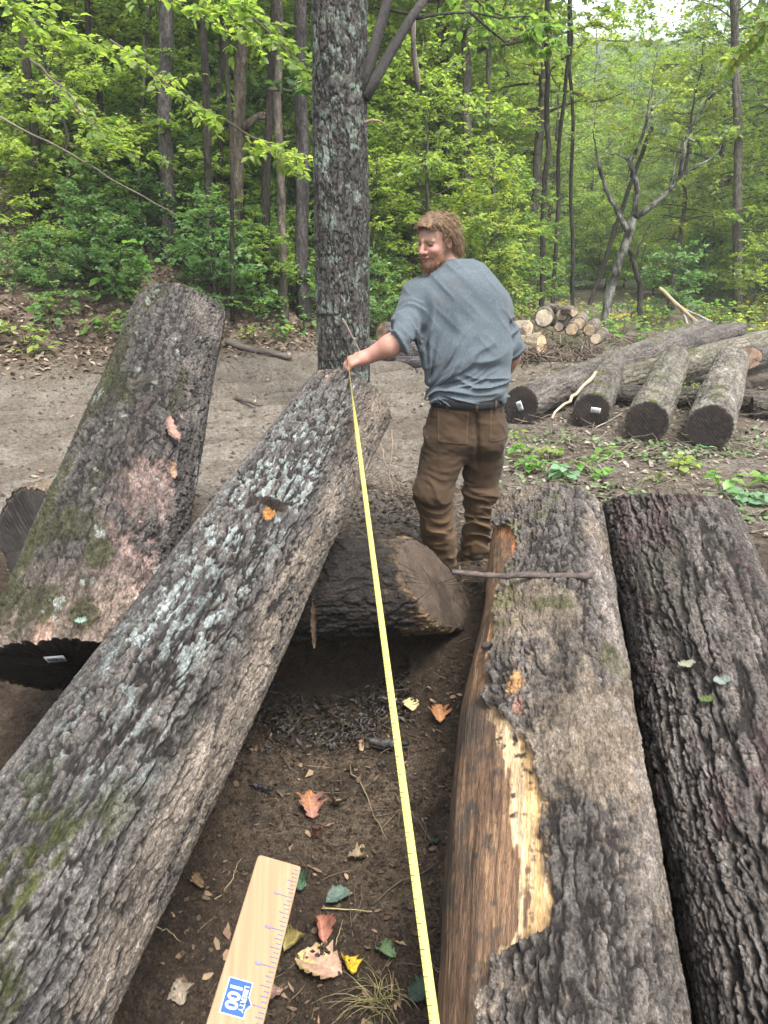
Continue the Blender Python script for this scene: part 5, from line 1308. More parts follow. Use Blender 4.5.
# hanging torn limb
limb_tree('hanging_branch', 'pale torn branch hanging down beside the big tree', 8.9, [([(418, 92), (415, 70), (413, 45), (414, 18)], 1.2, 4)], ((.42, .38, .33), (.2, .17, .14)), 824)['kind'] if False else None
hb0 = at(414, 18, 8.95); Pp = np.array([at(a, b, 8.95) for a, b in ((414, 16), (413, 40), (414.5, 60), (417, 78), (419, 92))])
V, F = tube(Pp - hb0, np.array([.022, .024, .03, .034, .012]), 8); hb = obj('hanging_branch', V, F, M_TWIG, None, np.where((np.arange(len(V)) % 8 < 4)[:, None], (.48, .43, .38), (.14, .12, .10))); hb.location = hb0
tag(hb, 'pale torn limb hanging from the fork of the big tree', 'branch')
# leafy spray overhanging from the upper left
def spray(label, starts, seed, mat, n=26, ll=.12):
    g = np.random.default_rng(seed); root = empty('leafy_branch', starts[0]); tag(root, label, 'branch'); o = np.asarray(starts[0]); T = MB(); LP = []; LD = []; LN = []
    P = wob(g, starts[0], starts[1], 10, .05); V, F = tube(P - o, np.linspace(.02, .005, 10), 6); T.add(V, F, (.12, .1, .08))
    ax = (np.asarray(starts[1]) - o); ax /= np.linalg.norm(ax); sd = np.cross(ax, [0, 0, 1.]); sd /= np.linalg.norm(sd)
    for q in range(n):
        f = g.uniform(.1, 1); k = f * 9; j0 = min(int(k), 8); p = P[j0] + (P[j0 + 1] - P[j0]) * (k - j0); tl = g.uniform(.3, .8) * (1.2 - .6 * f)
        td = ax * g.uniform(.2, .9) + sd * g.choice([-1, 1]) * g.uniform(.4, 1) + np.array([0, 0, g.normal(-.05, .2)]); td /= np.linalg.norm(td)
        V, F = tube(np.stack([p, p + td * tl]) - o, [.006, .002], 4); T.add(V, F, (.12, .1, .07)); m = int(g.uniform(9, 16)); w = g.uniform(.1, 1.05, m); ts = np.cross(td, [0, 0, 1.])
        LP.append(p - o + td * (w * tl)[:, None]); LD.append(td * .5 + ts * np.where(np.arange(m) % 2, 1, -1)[:, None] * .8 + g.normal(0, .25, (m, 3))); LN.append(np.array([0, 0, 1.]) + g.normal(0, .4, (m, 3)))
    Pq = np.concatenate(LP); L = ll * g.uniform(.6, 1.25, len(Pq)); V, F = leaves(Pq, np.concatenate(LD), np.concatenate(LN), L, L * .6, g, True)
    T.build('stem', M_TWIG, root); obj('foliage', V, F, mat, root, smooth=False)
spray('sunlit leafy branch reaching across the trunks left of the big tree', (at(180, -40, 9.8), at(318, 78, 9.2)), 31, M_LEAFB, 34)
spray('leafy branch hanging into the top left corner', (at(-40, -20, 9.5), at(110, 50, 10.2)), 32, M_LEAFB, 26)
spray('yellow-green branch along the top edge between the left trunks', (at(60, -40, 10.5), at(220, 30, 10.0)), 33, M_LEAFB, 26)
spray('drooping leafy branch along the top edge right of the big tree', (at(400, -50, 10.0), at(560, 40, 10.6)), 34, M_LEAF, 34)
spray('small leafy branch touching the big trunk from behind', (at(270, 90, 10.2), at(325, 85, 10.0)), 35, M_LEAFS, 14)
spray('leafy branch dipping in from the top right corner', (at(830, -50, 12.0), at(735, 55, 12.5)), 36, M_LEAF, 36)

spray('leafy branch drooping before the thick grey-barked tree', (at(110, 40, 11.5), at(215, 120, 11.2)), 37, M_LEAFB, 26)
spray('leafy branch hanging before the upper left trunks, lowest of the hanging ones', (at(30, 60, 11.8), at(120, 150, 11.4)), 38, M_LEAF, 26)
spray('leafy branch hanging between the tan trunk and the big tree', (at(225, 120, 11.6), at(305, 170, 11.2)), 39, M_LEAFB, 22)
spray('leafy branch high between the slim dark trunk and the tan trunk', (at(190, -30, 11.0), at(255, 40, 11.3)), 40, M_LEAFB, 26)
# bright young trees named one by one
bt = tree_proto('young_tree', 'bright yellow-green young tree directly behind the man', 'tree', None, M_LEAFB, 741, h=5.2, r0=.05, base=.08, crown=1.9, nb=30, sprays=14, lps=12, ll=.12, up=.25, droop=.2, spread=.45)
p = np.array([.75, 16.2, gz(.75, 16.2) - .05]); place(bt, 'bright yellow-green young tree directly behind the man', p, .4, 1.0)
p = np.array([2.3, 17.3, gz(2.3, 17.3) - .05]); place(bt, 'bright young tree behind the man and left of the wood pile', p, 2.4, .72)
p = np.array([-.1, 15.4, gz(-.1, 15.4) - .05]); place(bt, 'bright young tree tucked against the big tree trunk', p, 4.0, .6)
# broad-leaved light plant at the foot of the hillside
def weed(label, loc, seed, n=12, ll=.1, hgt=.25, spreadr=.15, mat=None, name='broadleaf_weed', group=None):
    g = np.random.default_rng(seed); root = empty(name, loc); tag(root, label, 'plant', group); T = MB(); LP = []; LD = []; LN = []
    for k in range(n):
        az = g.uniform(0, 6.28); rr = spreadr * g.uniform(.2, 1); tip = np.array([math.cos(az) * rr, math.sin(az) * rr, hgt * g.uniform(.35, 1.0)])
        b = np.array([math.cos(az), math.sin(az), 0]) * .02; V, F = tube(np.stack([b, b * .6 + tip * .6, tip]), [.004, .003, .002], 4); T.add(V, F, (.09, .12, .04))
        for q in range(int(g.integers(1, 4))):
            a2 = az + g.normal(0, .9); LP.append(tip * g.uniform(.75, 1)); LD.append(np.array([math.cos(a2), math.sin(a2), g.normal(-.05, .25)])); LN.append(np.array([0, 0, 1.]) + g.normal(0, .35, 3))
    L = ll * g.uniform(.6, 1.3, len(LP)); V, F = leaves(np.array(LP), np.array(LD), np.array(LN), L, L * .72, g, True)
    T.build('stem', M_TWIG, root); obj('foliage', V, F, mat or M_LEAFB, root, smooth=True); return root
def gp(px, py): p = ground_hit(px, py); p[2] = float(ground_full(p[0], p[1])); return p
M_WEED = leaf_mat('leaves_weed', [(0, (.075, .19, .035)), (.5, (.12, .25, .05)), (1, (.17, .27, .06))], .4, .4, .5)
M_WEEDB = leaf_mat('leaves_bluish', [(0, (.10, .20, .10)), (.6, (.17, .28, .17)), (1, (.22, .33, .24))], .35, .4, .5)
weed('big-leaved pale green plant at the foot of the hillside beside the mossy log', gp(128, 300), 51, 26, .19, 1.0, .55, M_WEED)
weed('low leafy plant at the foot of the hillside left of the big-leaved one', gp(55, 330), 52, 16, .13, .5, .4, M_LEAFS)
weed('low leafy plant at the road edge near the frame side', gp(25, 345), 53, 14, .12, .4, .4, M_LEAFB)
weed('leafy plant beside the road at the foot of the tan trunk', gp(262, 318), 54, 22, .15, .7, .6, M_LEAFS)
weed('leafy plant left of the big tree at the road edge', gp(292, 300), 55, 26, .15, .9, .7, M_WEED)
weed('small weed on the road bank right of the mossy log top', gp(255, 345), 56, 12, .10, .35, .3, M_LEAFB)
for k, (lab, px, py, n, ll, h_, m) in enumerate((
    ('green weed in the brush between the man and the logs', 525, 476, 9, .085, .15, M_WEED), ('bluish-leaved weed just behind the stripped log', 565, 481, 9, .10, .13, M_WEEDB),
    ('bright green weed behind the stripped log beside the bluish one', 592, 477, 10, .09, .15, M_WEED), ('tiny yellow-green weed in the brush before the short logs', 655, 484, 8, .05, .08, M_LEAFB),
    ('bright weed behind the furrowed log', 722, 494, 8, .085, .16, M_WEED), ('bluish-leaved weed behind the furrowed log', 748, 503, 9, .11, .12, M_WEEDB), ('large bright weed at the frame edge behind the furrowed log', 772, 492, 9, .11, .2, M_WEED),
    ('small weed growing beside the tagged end of the long straight log', 512, 442, 7, .06, .12, M_LEAFB), ('green weeds in the gap between the short logs', 690, 400, 14, .07, .25, M_LEAFB), ('small weed on the dirt behind the man', 500, 374, 8, .08, .25, M_WEED),
    ('low green plant on the dirt right of the man', 520, 455, 10, .08, .12, M_WEED), ('leafy weed in the brush left of the bluish one', 548, 462, 10, .08, .14, M_LEAFB), ('low weed in the brush halfway to the dark log ends', 610, 462, 10, .08, .12, M_WEED), ('sprawling weed in the brush before the biggest dark end', 680, 472, 11, .08, .12, M_LEAFB), ('leafy twig before the dark log end', 640, 438, 6, .06, .14, M_WEED), ('pale-leaved weed near the big dark end', 700, 452, 8, .07, .06, M_WEEDB))):
    weed(lab, gp(px, py), 900 + k, n, ll, h_, .16, m)
# low green growth behind the far deck
NL = 0
for k in range(600):
    if NL >= 46: break
    x = g6.uniform(3.0, 17); y = g6.uniform(15.5, 24)
    if x > .6 * y + 1: continue
    NL += 1
    weed('low leafy weed in the green strip behind the log deck', (x, y, gz(x, y)), 1000 + k, 12, .13, g6.uniform(.3, .9), .5, [M_LEAFB, M_WEED, M_LEAF, M_LEAFY][k % 4 if k % 8 else 3], group='weeds behind the log deck')
NL = 0
for k in range(600):
    if NL >= 115: break
    x = g6.uniform(-9, -.5); y = g6.uniform(9.8, 18); s = hill_s(x, y)
    if s < .15 or s > 4 or abs(x) > .58 * y: continue
    NL += 1
    weed('low green plant growing through the leaf litter on the hillside', (x, y, gz(x, y)), 1100 + k, 8, .11, g6.uniform(.15, .5), .35, [M_LEAFB, M_WEED, M_LEAFS][k % 3], group='low plants on the hillside')
# sticks and fallen wood
stick('fallen_branch', 'long thin pale fallen stem slanting down across the hillside', at(-5, 114, 12.6), at(178, 216, 12.9), .016, .007, (.20, .175, .14), .015, 16, 'branch', seed=61)
stick('fallen_branch', 'dark fallen branch at the road edge left of the big tree', gp(226, 347) + [0, 0, .08], gp(292, 361) + [0, 0, .08], .06, .035, (.14, .12, .10), .03, 12, 'branch', seed=62)
stick('fallen_stick', 'dark stick lying on the muddy road between the leaning logs', gp(236, 403) + [0, 0, .02], gp(276, 405) + [0, 0, .02], .022, .014, (.09, .075, .065), .02, 10, seed=63)
stick('dead_branch', 'long pale broken branch slanting over the end of the far deck', at(659, 288, 15.5), at(704, 328, 15.2), .035, .05, (.40, .31, .20), .03, 12, 'branch', seed=64)
stick('dead_branch', 'grey dead branch sticking up behind the far deck', at(680, 306, 15.8), at(690, 330, 15.6), .02, .03, (.36, .34, .30), .03, 8, 'branch', seed=65)
stick('dead_branch', 'crossed grey dead branch leaning by the tall straight trunk', at(681, 307, 15.9), at(712, 322, 15.6), .015, .025, (.34, .32, .28), .03, 8, 'branch', seed=66)
stick('pale_branch', 'pale peeled branch leaning on the tagged short log', at(552, 419, 7.6), at(596, 372, 8.4), .014, .022, (.42, .36, .25), .05, 12, 'branch', seed=67)
stick('thin_twig', 'thin twig crossing before the tagged end of the short log', at(594, 429, 7.5), at(622, 413, 7.55), .008, .004, (.40, .36, .28), .03, 8, seed=68)
stick('thin_twig', 'thin twig sticking up from the end of the measured log', at(368, 366, 3.92), at(343, 318, 4.0), .0035, .002, (.30, .24, .18), .02, 8, seed=69)
stick('dead_stick', 'dark stick on the dirt between the man and the measured log', gp(430, 393) + [0, 0, .03], gp(406, 396) + [0, 0, .03], .02, .012, (.08, .07, .06), .02, 8, seed=70)
stick('dead_stick', 'long thin root curving down the dirt beside the tape', at(392, 430, 5.2), at(393, 516, 4.6), .006, .004, (.22, .17, .12), .06, 12, seed=71)
stick('dead_stick', 'thin bent stick on the dirt bank beside the man', at(372, 420, 5.4), at(404, 500, 4.7), .005, .003, (.24, .19, .14), .05, 12, seed=72)
# ------------------------------------------------------------------ tape, ruler, fallen leaves
def pt(px, py, depth):
    """World point at an optical depth along a sight line."""
    return np.array([0, 0, EYE]) + ray(px, py) * depth
# yellow tape pulled tight from the man's hand to beyond the near end
tA = np.array([-.185, 3.78, 1.215]); tM = np.array([-.145, 3.35, 1.09]); tB = pt(433, 1012, 1.42); tC = tB + (tB - pt(393, 720, 2.05)) * .8
Pn = [tA + (tM - tA) * s for s in np.linspace(0, 1, 8)[:-1]] + [tM + (tB - tM) * s + np.array([0, 0, -.012 * math.sin(math.pi * s)]) for s in np.linspace(0, 1, 40)] + [tB + (tC - tB) * s for s in np.linspace(.1, 1, 10)]
Pn = np.array(Pn); T_ = np.gradient(Pn, axis=0); T_ /= np.linalg.norm(T_, axis=1)[:, None]
sdv = np.cross(T_, np.array([0, -.35, .94])); sdv /= np.linalg.norm(sdv, axis=1)[:, None]; nv = np.cross(sdv, T_)
tw = np.interp(np.arange(len(Pn)), [0, 7, 12, 60], [1.45, 1.3, .5, .05]); sdv = sdv * np.cos(tw)[:, None] + nv * np.sin(tw)[:, None]; nv = np.cross(sdv, T_)
hw = .0100; k = 7; off = np.linspace(-1, 1, k); V = []
for lay in (0, -.0006): V += [Pn + sdv * (hw * o) + nv * (.0016 * o * o + lay) for o in off]
V = np.stack(V, 1) - tA; n = len(Pn); m = 2 * k; Q = []
for i in range(n - 1):
    for j in range(k - 1): Q.append([i * m + j, i * m + j + 1, (i + 1) * m + j + 1, (i + 1) * m + j]); Q.append([i * m + k + j + 1, i * m + k + j, (i + 1) * m + k + j, (i + 1) * m + k + j + 1])
    for j in (0, k - 1): Q.append([i * m + j, (i + 1) * m + j, (i + 1) * m + k + j, i * m + k + j])
tape = obj('tape_measure', V.reshape(-1, 3), np.array(Q), plain_mat('tape_yellow', (.50, .455, .12), .45, .4, .06, 30)); tape.location = tA
tag(tape, 'yellow tape measure blade stretched along the lichen-crusted log from his hand', 'tape measure')
M_TICK = plain_mat('tape_ticks', (.09, .085, .05), .6, .3, .1)
mb = MB(); cum = np.concatenate([[0], np.cumsum(np.linalg.norm(np.diff(Pn, axis=0), axis=1))]); d_ = .05; q_ = 0
while d_ < cum[-1]:
    i = min(int(np.searchsorted(cum, d_)) - 1, n - 2); f = (d_ - cum[i]) / (cum[i + 1] - cum[i]); p = Pn[i] + (Pn[i + 1] - Pn[i]) * f; ln = .009 if q_ % 4 == 0 else .005
    mb.add(*box(p + nv[i] * .0019 + sdv[i] * (hw - ln / 2 - .0005) - tA, (ln, .0012 if q_ % 4 else .0016, .0004), (sdv[i], T_[i], nv[i]))); d_ += .0254 / 2; q_ += 1
mb.build('tick_marks', M_TICK, tape, False)
# tape reel in the other hand
rw = J['rw'] + np.array([-.02, .08, .01]); mb = MB(); th = np.linspace(0, 2 * math.pi, 33)[:-1]
prof = [(.0, .018), (.036, .018), (.040, .014), (.040, -.014), (.036, -.018), (0, -.018)]
VV = np.concatenate([np.c_[np.full(32, w), r * np.cos(th), r * np.sin(th)] for r, w in prof]); j = np.arange(32); j2 = (j + 1) % 32
reel = obj('tape_reel', VV, np.concatenate([np.stack([q * 32 + j, q * 32 + j2, (q + 1) * 32 + j2, (q + 1) * 32 + j], -1) for q in range(5)]), plain_mat('reel_case', (.05, .05, .055), .5, .4)); reel.location = rw
tag(reel, 'round dark tape reel held in the man\'s right hand', 'tape reel')

# wooden ruler
rt = pt(280, 860, .545); rb = pt(233.5, 1030, .437); ax = rb - rt; ax /= np.linalg.norm(ax)
xr = pt(301, 866, .545) - pt(259, 853, .545); xr -= ax * (xr @ ax); xr /= np.linalg.norm(xr); nr = np.cross(xr, -ax)
if nr @ (np.array([0, 0, EYE]) - rt) < 0: nr = -nr
WR, LR, TR = .0330, .46, .0045
def rp(u, v, h=0.): return rt + xr * u + ax * v + nr * h                     # u across, v down from the top end
outl = []
for cx, cy, a0 in ((-WR / 2 + .003, .003, math.pi), (WR / 2 - .002, .002, 1.5 * math.pi)):
    for a in np.linspace(a0, a0 + math.pi / 2, 6): rr = .003 if cx < 0 else .002; outl.append((cx + rr * math.cos(a), cy + rr * math.sin(a)))
outl += [(WR / 2, LR), (-WR / 2, LR)]
no = len(outl); be = .0006
R0 = [rp(u, v, 0) for u, v in outl]; cu = 0; cv = LR / 2
ins = [(u - be * np.sign(u), v + (be if v < .1 else -be)) for u, v in outl]
VV = np.array([rp(u, v, -TR) for u, v in outl] + [rp(u, v, -be) for u, v in outl] + [rp(u, v, 0) for u, v in ins]) - rt; j = np.arange(no); j2 = (j + 1) % no
Qs = np.concatenate([np.stack([j + o, j2 + o, j2 + o + no, j + o + no], -1) for o in (0, no)])
me = bpy.data.meshes.new('wooden_ruler'); me.from_pydata([tuple(v) for v in VV], [], [tuple(q) for q in Qs] + [tuple(range(2 * no, 3 * no)), tuple(range(no))[::-1]]); me.update()
bmw = bpy.data.materials.new('ruler_wood'); bmw.use_nodes = True; nt = bmw.node_tree; bs = nt.nodes['Principled BSDF']; tc = nd(nt, 'ShaderNodeTexCoord')
vr = nd(nt, 'ShaderNodeVectorRotate', rotation_type='EULER_XYZ'); nt.links.new(tc.outputs['Object'], vr.inputs['Vector'])
Rm = Matrix([list(xr), list(ax), list(nr)]); vr.inputs['Rotation'].default_value = Rm.to_euler('XYZ')
mp = nd(nt, 'ShaderNodeMapping'); mp.inputs['Scale'].default_value = (260, 9, 100); nt.links.new(vr.outputs[0], mp.inputs['Vector'])
no_ = nd(nt, 'ShaderNodeTexNoise', Scale=1.0, Detail=4.0); nt.links.new(mp.outputs[0], no_.inputs['Vector'])
cr = nd(nt, 'ShaderNodeValToRGB'); nt.links.new(no_.outputs['Fac'], cr.inputs['Fac']); e = cr.color_ramp.elements; e[0].position = .3; e[0].color = (.205, .13, .07, 1); e[1].position = .7; e[1].color = (.265, .185, .105, 1)
nt.links.new(cr.outputs[0], bs.inputs['Base Color']); bs.inputs['Roughness'].default_value = .38; bs.inputs['Specular IOR Level'].default_value = .45
ruler = link('wooden_ruler', me, bmw); ruler.location = rt; tag(ruler, 'pale wooden ruler with a blue 100 badge held out over the pit', 'ruler')
M_BLUE = plain_mat('badge_blue', (.022, .085, .25), .5, .4, .12, 200); M_RINK = plain_mat('ruler_ink', (.16, .19, .36), .6, .3, .1); M_WHITE = plain_mat('badge_white', (.50, .51, .52), .6, .3, .03)
mb = MB(); q_ = 1
while q_ * .0254 / 8 < LR - .01:
    v = q_ * .0254 / 8 + .0015; ln = {0: .0085, 4: .0065}.get(q_ % 8, .0048 if q_ % 2 == 0 else .0034)
    mb.add(*box(rp(WR / 2 - .0012 - ln / 2, v, .00025) - rt, (ln, .00042, .0003), (xr, ax, nr))); q_ += 1
mb.build('scale_marks', M_RINK, ruler, False)
def lettering(name, txt, size, u, v, mat, parent, h=.0004, bold=0.):
    """Raised lettering whose reading direction runs down the ruler."""
    cu = bpy.data.curves.new('lettering', 'FONT'); cu.body = txt; cu.size = size; cu.align_x = 'CENTER'; cu.align_y = 'CENTER'; cu.extrude = .0001; cu.offset = bold
    t = bpy.data.objects.new('tmp', cu); COL.objects.link(t); bpy.context.view_layer.update()
    me = bpy.data.meshes.new_from_object(t.evaluated_get(bpy.context.evaluated_depsgraph_get())); bpy.data.objects.remove(t)
    x, y, z = ax, xr, nr
    if np.cross(x, y) @ z < 0: z = nr; 
    M = Matrix([[x[i], y[i], nr[i], (rp(u, v, h) - rt)[i]] for i in range(3)] + [[0, 0, 0, 1]]); me.transform(M)
    return link(name, me, mat, parent)
for q_ in range(1, 17): lettering('number', str(q_), .0062, WR / 2 - .0125, q_ * .0254 + .0015, M_RINK, ruler, .0004, .0001)
bv = .1015; bo = [(-.0125, -.0105), (.0035, -.0105), (.0035, .0045), (.0058, .0062) , (.0035, .0105), (-.0125, .0105)]
bo = [(-.0118, -.0112), (.0040, -.0112), (.0040, -.0018), (.0068, .0022), (.0040, .0062), (.0040, .0112), (-.0118, .0112)]; bo = [(u * .9, v * .92) for u, v in bo]
def plate(name, o, h0, h1, mat, par):
    n = len(o); V = np.array([rp(u, bv + v, h0) for u, v in o] + [rp(u, bv + v, h1) for u, v in o]) - rt
    me = bpy.data.meshes.new(name); me.from_pydata([tuple(v) for v in V], [], [tuple(range(n, 2 * n)), tuple(range(n))[::-1]] + [(i, (i + 1) % n, n + (i + 1) % n, n + i) for i in range(n)]); me.update(); return link(name, me, mat, par)
plate('badge_border', [(u * 1.10 + .0003, v * 1.08) for u, v in bo], .0001, .0003, M_WHITE, ruler)
badge = plate('badge', bo, .0002, .0005, M_BLUE, ruler)
lettering('badge_text', '100', .0106, -.0056, bv, M_WHITE, badge, .0007, .00035)
lettering('badge_text', 'LIBERTY', .0044, .0010, bv, M_WHITE, badge, .0007, .00012)

# single fallen leaves in the pit
M_FL = vc_mat('fallen_leaf', .6, .35, ((60, .2), (250, .2)), ((120, .003), ))
def fallen(label, px, py, L, Wd, c, seed, c2=None, tilt=.25, lobes=0, curl=.2, az=None, lift=.012):
    g = np.random.default_rng(seed); p = ground_hit(px, py, .8); p[2] = float(ground_full(p[0], p[1])) + lift
    nu, nv = 13, 21; L *= 1.7; Wd *= 1.7; u = np.linspace(-1, 1, nu)[None]; v = np.linspace(0, 1, nv)[:, None]
    w = np.sin(np.clip(v, 0, 1) ** .8 * math.pi) ** .75 * (1 + (.28 * np.cos(v * 2 * math.pi * lobes) if lobes else 0)) + .02
    w = w * (1 + .10 * np.sign(np.sin(v * 40 + seed)) * (.3 + g.uniform(0, 1, (nv, 1)))) * np.array([1, 1])[0]
    X = u * w * Wd * .5 * (1 + .10 * g.normal(0, 1, (nv, nu)) * np.abs(u) ** 2); Y = (v - .5) * L + .10 * L * np.abs(u) * w; Z = curl * Wd * (u * w) ** 2 * g.uniform(.5, 1.5) + .05 * L * np.sin(v * math.pi * g.uniform(.8, 1.6) + g.uniform(0, 2)) + .03 * L * np.sin(u * g.uniform(2, 5) + v * g.uniform(3, 7)) + g.normal(0, .0022, (nv, nu)) - .035 * L * np.exp(-(u / .15) ** 2)
    P = np.stack([X, Y, Z], -1).reshape(-1, 3); a = g.uniform(0, 6.28) if az is None else az
    R = Matrix.Rotation(a, 3, 'Z') @ Matrix.Rotation(g.normal(0, tilt), 3, 'X') @ Matrix.Rotation(g.normal(0, tilt), 3, 'Y'); P = P @ np.array(R).T; P[:, 2] -= min(0, P[:, 2].min() + lift * .7)
    i = np.arange(nv - 1)[:, None] * nu; j = np.arange(nu - 1)[None]; Q = np.stack([i + j, i + j + 1, i + nu + j + 1, i + nu + j], -1).reshape(-1, 4)
    t = fbm(P * 40 + seed, 3, seed)[:, None]; C = np.asarray(c) * (1 + .3 * t); 
    if c2 is not None: C = C + (np.asarray(c2) - C) * sstep(-.1, .3, t + .6 * (v + 0 * u).reshape(-1, 1) - .4)
    vein = np.maximum(np.exp(-((u + 0 * v) / .09) ** 2), .6 * (np.sin((v * 1.0 - .25 * np.abs(u)) * 34) > .86)).reshape(-1, 1); C = C * (1 + .35 * vein) * (1 - .35 * (np.abs(u) + 0 * v > .8).reshape(-1, 1) * (t > 0))
    top = P + np.array([0, 0, .0006]); n = len(P)
    o = obj('fallen_leaf', np.concatenate([top, P]), np.concatenate([Q, Q[:, ::-1] + n]), M_FL, None, np.concatenate([C, C])); o.location = p
    return tag(o, label, 'leaf')
fallen('big pale tan fallen leaf with a yellow edge on the pit soil', 319, 975, .092, .075, (.46, .29, .20), 1, (.50, .38, .16), .15, 0, .25, 1.2)
fallen('small bright yellow leaf beside the big tan one', 350, 977, .042, .036, (.62, .42, .03), 2, None, .3, 3, .4, .3)
fallen('red-brown curled leaf right behind the big tan one', 322, 945, .055, .035, (.34, .15, .10), 3, None, .5, 0, .6, .2, .02)
fallen('folded olive leaf left of the big tan one', 293, 956, .055, .028, (.22, .18, .06), 4, None, .5, 0, .8, -.5, .02)
fallen('grey-green leaf lying alone in the middle of the pit soil', 338, 903, .055, .04, (.10, .145, .115), 5, None, .2, 0, .3, -1.0)
fallen('dusky red leaf with an orange patch on the pit soil', 311, 814, .07, .05, (.33, .16, .115), 6, (.50, .22, .05), .3, 3, .3, .2)
fallen('small dull red leaf below the dusky red one', 318, 845, .045, .03, (.26, .14, .10), 7, None, .4, 0, .3)
fallen('crumpled brown leaf right of the dusky red one', 336, 812, .05, .04, (.24, .19, .12), 8, None, .5, 2, .6)
fallen('crumpled brown leaf near the tape lower in the pit', 358, 862, .045, .035, (.22, .17, .10), 9, None, .5, 2, .6)
fallen('pale yellow leaf on the soil below the cross log', 411, 711, .055, .040, (.60, .50, .25), 10, None, .15, 0, .15, .1)
fallen('orange-brown lobed leaf beside the stripped log', 439, 720, .055, .045, (.48, .23, .10), 11, None, .3, 3, .4)
fallen('dark green leaf near the ruler edge', 300, 890, .05, .035, (.05, .10, .055), 12, None, .3, 0, .3)
fallen('teal-green leaf by the tape at the frame bottom', 421, 1004, .05, .045, (.045, .08, .055), 13, None, .3, 0, .3)
fallen('dusty pink-brown leaf at the bottom edge beside the ruler', 268, 1012, .06, .04, (.20, .125, .095), 14, None, .2, 0, .2)
fallen('dull brown leaf scrap in the pit beside the measured log', 196, 885, .05, .02, (.26, .17, .09), 15, None, .2, 0, .3)
fallen('pale tan leaf scrap at the bottom edge left of the ruler', 180, 1006, .05, .035, (.27, .22, .165), 16, None, .2, 2, .3)
fallen('dull green leaf under the tape near the bottom', 385, 960, .05, .03, (.10, .16, .07), 17, None, .3, 0, .3)
fallen('small blue-green leaf between the tape and the stripped log', 434, 850, .03, .025, (.06, .10, .075), 18, None, .3, 0, .3)
fallen('tiny cream leaf beside the pale yellow one', 398, 703, .022, .014, (.5, .42, .25), 19, None, .2)
# dry grass tuft at the bottom
gg = np.random.default_rng(5); c0 = ground_hit(385, 1012, .8); c0[2] = float(ground_full(c0[0], c0[1])); mb = MB()
for k in range(60):
    a = gg.uniform(1.2, 5.0) if k % 3 else gg.uniform(0, 6.28); l = gg.uniform(.06, .17); b = np.array([gg.normal(0, .025), gg.normal(0, .02), 0]); d = np.array([math.cos(a), math.sin(a) * .6, 0])
    s_ = np.linspace(0, 1, 6)[:, None]; P = b + d * l * s_ + np.array([0, 0, 1.]) * (.035 * np.sin(s_ * 2.6) + .006) * gg.uniform(.4, 1.4) + np.cross(d, [0, 0, 1.]) * (s_ ** 2) * gg.normal(0, .03)
    V, F = tube(P, np.linspace(.0013, .0005, 6), 3); mb.add(V, F, np.array(((.42, .36, .16), (.30, .30, .12), (.5, .42, .24))[k % 3]) * gg.uniform(.8, 1.2))
gt = mb.build('grass_tuft', M_TWIG); gt.location = c0; tag(gt, 'flattened tuft of dry grass at the bottom of the pit', 'grass tuft')
# thin stems and bark bits in the pit
def pp(px, py, z=.01): p = ground_hit(px, py, .8); p[2] = float(ground_full(p[0], p[1])) + z; return p
for lab, a, b, r, c, am in (('long thin curved stem on the pit soil beside the tape', (350, 770), (388, 850), .003, (.24, .18, .12), .08), ('straight pale stem beside the grey-green leaf', (322, 918), (372, 922), .0025, (.36, .34, .16), .02),
    ('thin dark root crossing under the tape', (372, 912), (441, 866), .003, (.12, .09, .06), .05), ('thin bowed stem beside the measured log', (148, 930), (182, 950), .002, (.36, .30, .2), .15),
    ('pale thin stem left of the ruler', (215, 905), (243, 870), .002, (.3, .24, .15), .1), ('short upright stem between the leaves', (336, 955), (343, 930), .002, (.32, .25, .15), .04), ('thin brown stem low by the stripped log', (395, 800), (440, 865), .0025, (.16, .12, .08), .1)):
    stick('thin_twig', lab, pp(*a), pp(*b, .02), r, r * .6, c, am, 10, 'twig', seed=len(lab))
flake('bark_chunk', 'black chunk of wet bark lying across the pit under the tape', 'bark', pp(390, 752, .02), (1, -.25, .1), (0, -.3, 1), .17, .045, (.045, .04, .038), 31, .02, .01, M_WET)
flake('bark_chunk', 'slim black bark piece on the pit soil beside the measured log', 'bark', pp(262, 800, .012), (1, -.35, 0), (0, -.2, 1), .10, .022, (.03, .028, .028), 32, .008, .004, M_WET)
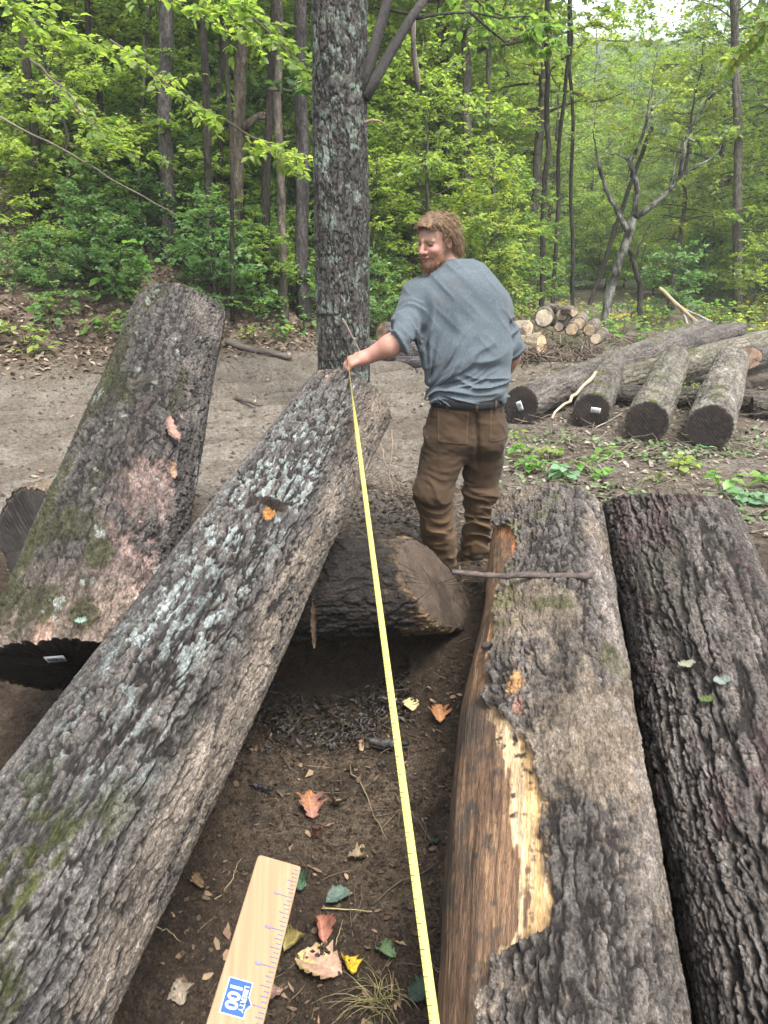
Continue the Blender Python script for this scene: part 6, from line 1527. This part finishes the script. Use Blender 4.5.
# ------------------------------------------------------------------ light, sky, camera
cam = bpy.data.cameras.new('camera'); co = link('camera', cam)
cam.sensor_fit = 'VERTICAL'; cam.sensor_height = 24; cam.lens = 24 * FOC / 1024
co.location = (0, 0, EYE); co.rotation_euler = (math.radians(90) - PITCH, 0, 0)
cam.clip_start = .05; cam.clip_end = 1000
SC.camera = co
W = bpy.data.worlds.new('World'); SC.world = W; W.use_nodes = True
nt = W.node_tree; sk = nt.nodes.new('ShaderNodeTexSky'); sk.sky_type = 'NISHITA'; sk.sun_disc = False
SUN_EL, SUN_AZ = math.radians(64), math.radians(150)       # azimuth clockwise from +Y
sk.sun_elevation = SUN_EL; sk.sun_rotation = SUN_AZ; sk.air_density = 1.0; sk.dust_density = 4.0; sk.ozone_density = 1.0
bg = nt.nodes['Background']; bg.inputs['Strength'].default_value = .15; hs = nt.nodes.new('ShaderNodeHueSaturation'); hs.inputs['Saturation'].default_value = .35; nt.links.new(sk.outputs[0], hs.inputs['Color']); nt.links.new(hs.outputs[0], bg.inputs['Color'])
sl = bpy.data.lights.new('sun', 'SUN'); sl.energy = 1.5; sl.angle = math.radians(18); sl.color = (1, .96, .9)
so = link('sun', sl)
dirv = Vector((math.sin(SUN_AZ) * math.cos(SUN_EL), math.cos(SUN_AZ) * math.cos(SUN_EL), math.sin(SUN_EL)))
so.rotation_euler = dirv.to_track_quat('Z', 'Y').to_euler(); so.location = dirv * 60
SC.view_settings.view_transform = 'Standard'; SC.view_settings.look = 'None'; SC.view_settings.exposure = 1.92; SC.view_settings.gamma = 1
SC.cycles.use_denoising = True
SC.cycles.max_bounces = 8; SC.cycles.diffuse_bounces = 4; SC.cycles.transmission_bounces = 6


# ------------------------------------------------------------------ a trace of damp air under the far trees
hz = obj('haze', *box((8, 62, 24), (260, 160, 64)), None); tag(hz, kind='stuff')
hm = bpy.data.materials.new('haze_air'); hm.use_nodes = True; nt = hm.node_tree; nt.nodes.remove(nt.nodes['Principled BSDF'])
pv = nd(nt, 'ShaderNodeVolumePrincipled', Density=.0013, Anisotropy=.1); pv.inputs['Color'].default_value = (.93, .98, .94, 1)
nt.links.new(pv.outputs[0], nt.nodes['Material Output'].inputs['Volume']); hz.data.materials.append(hm)
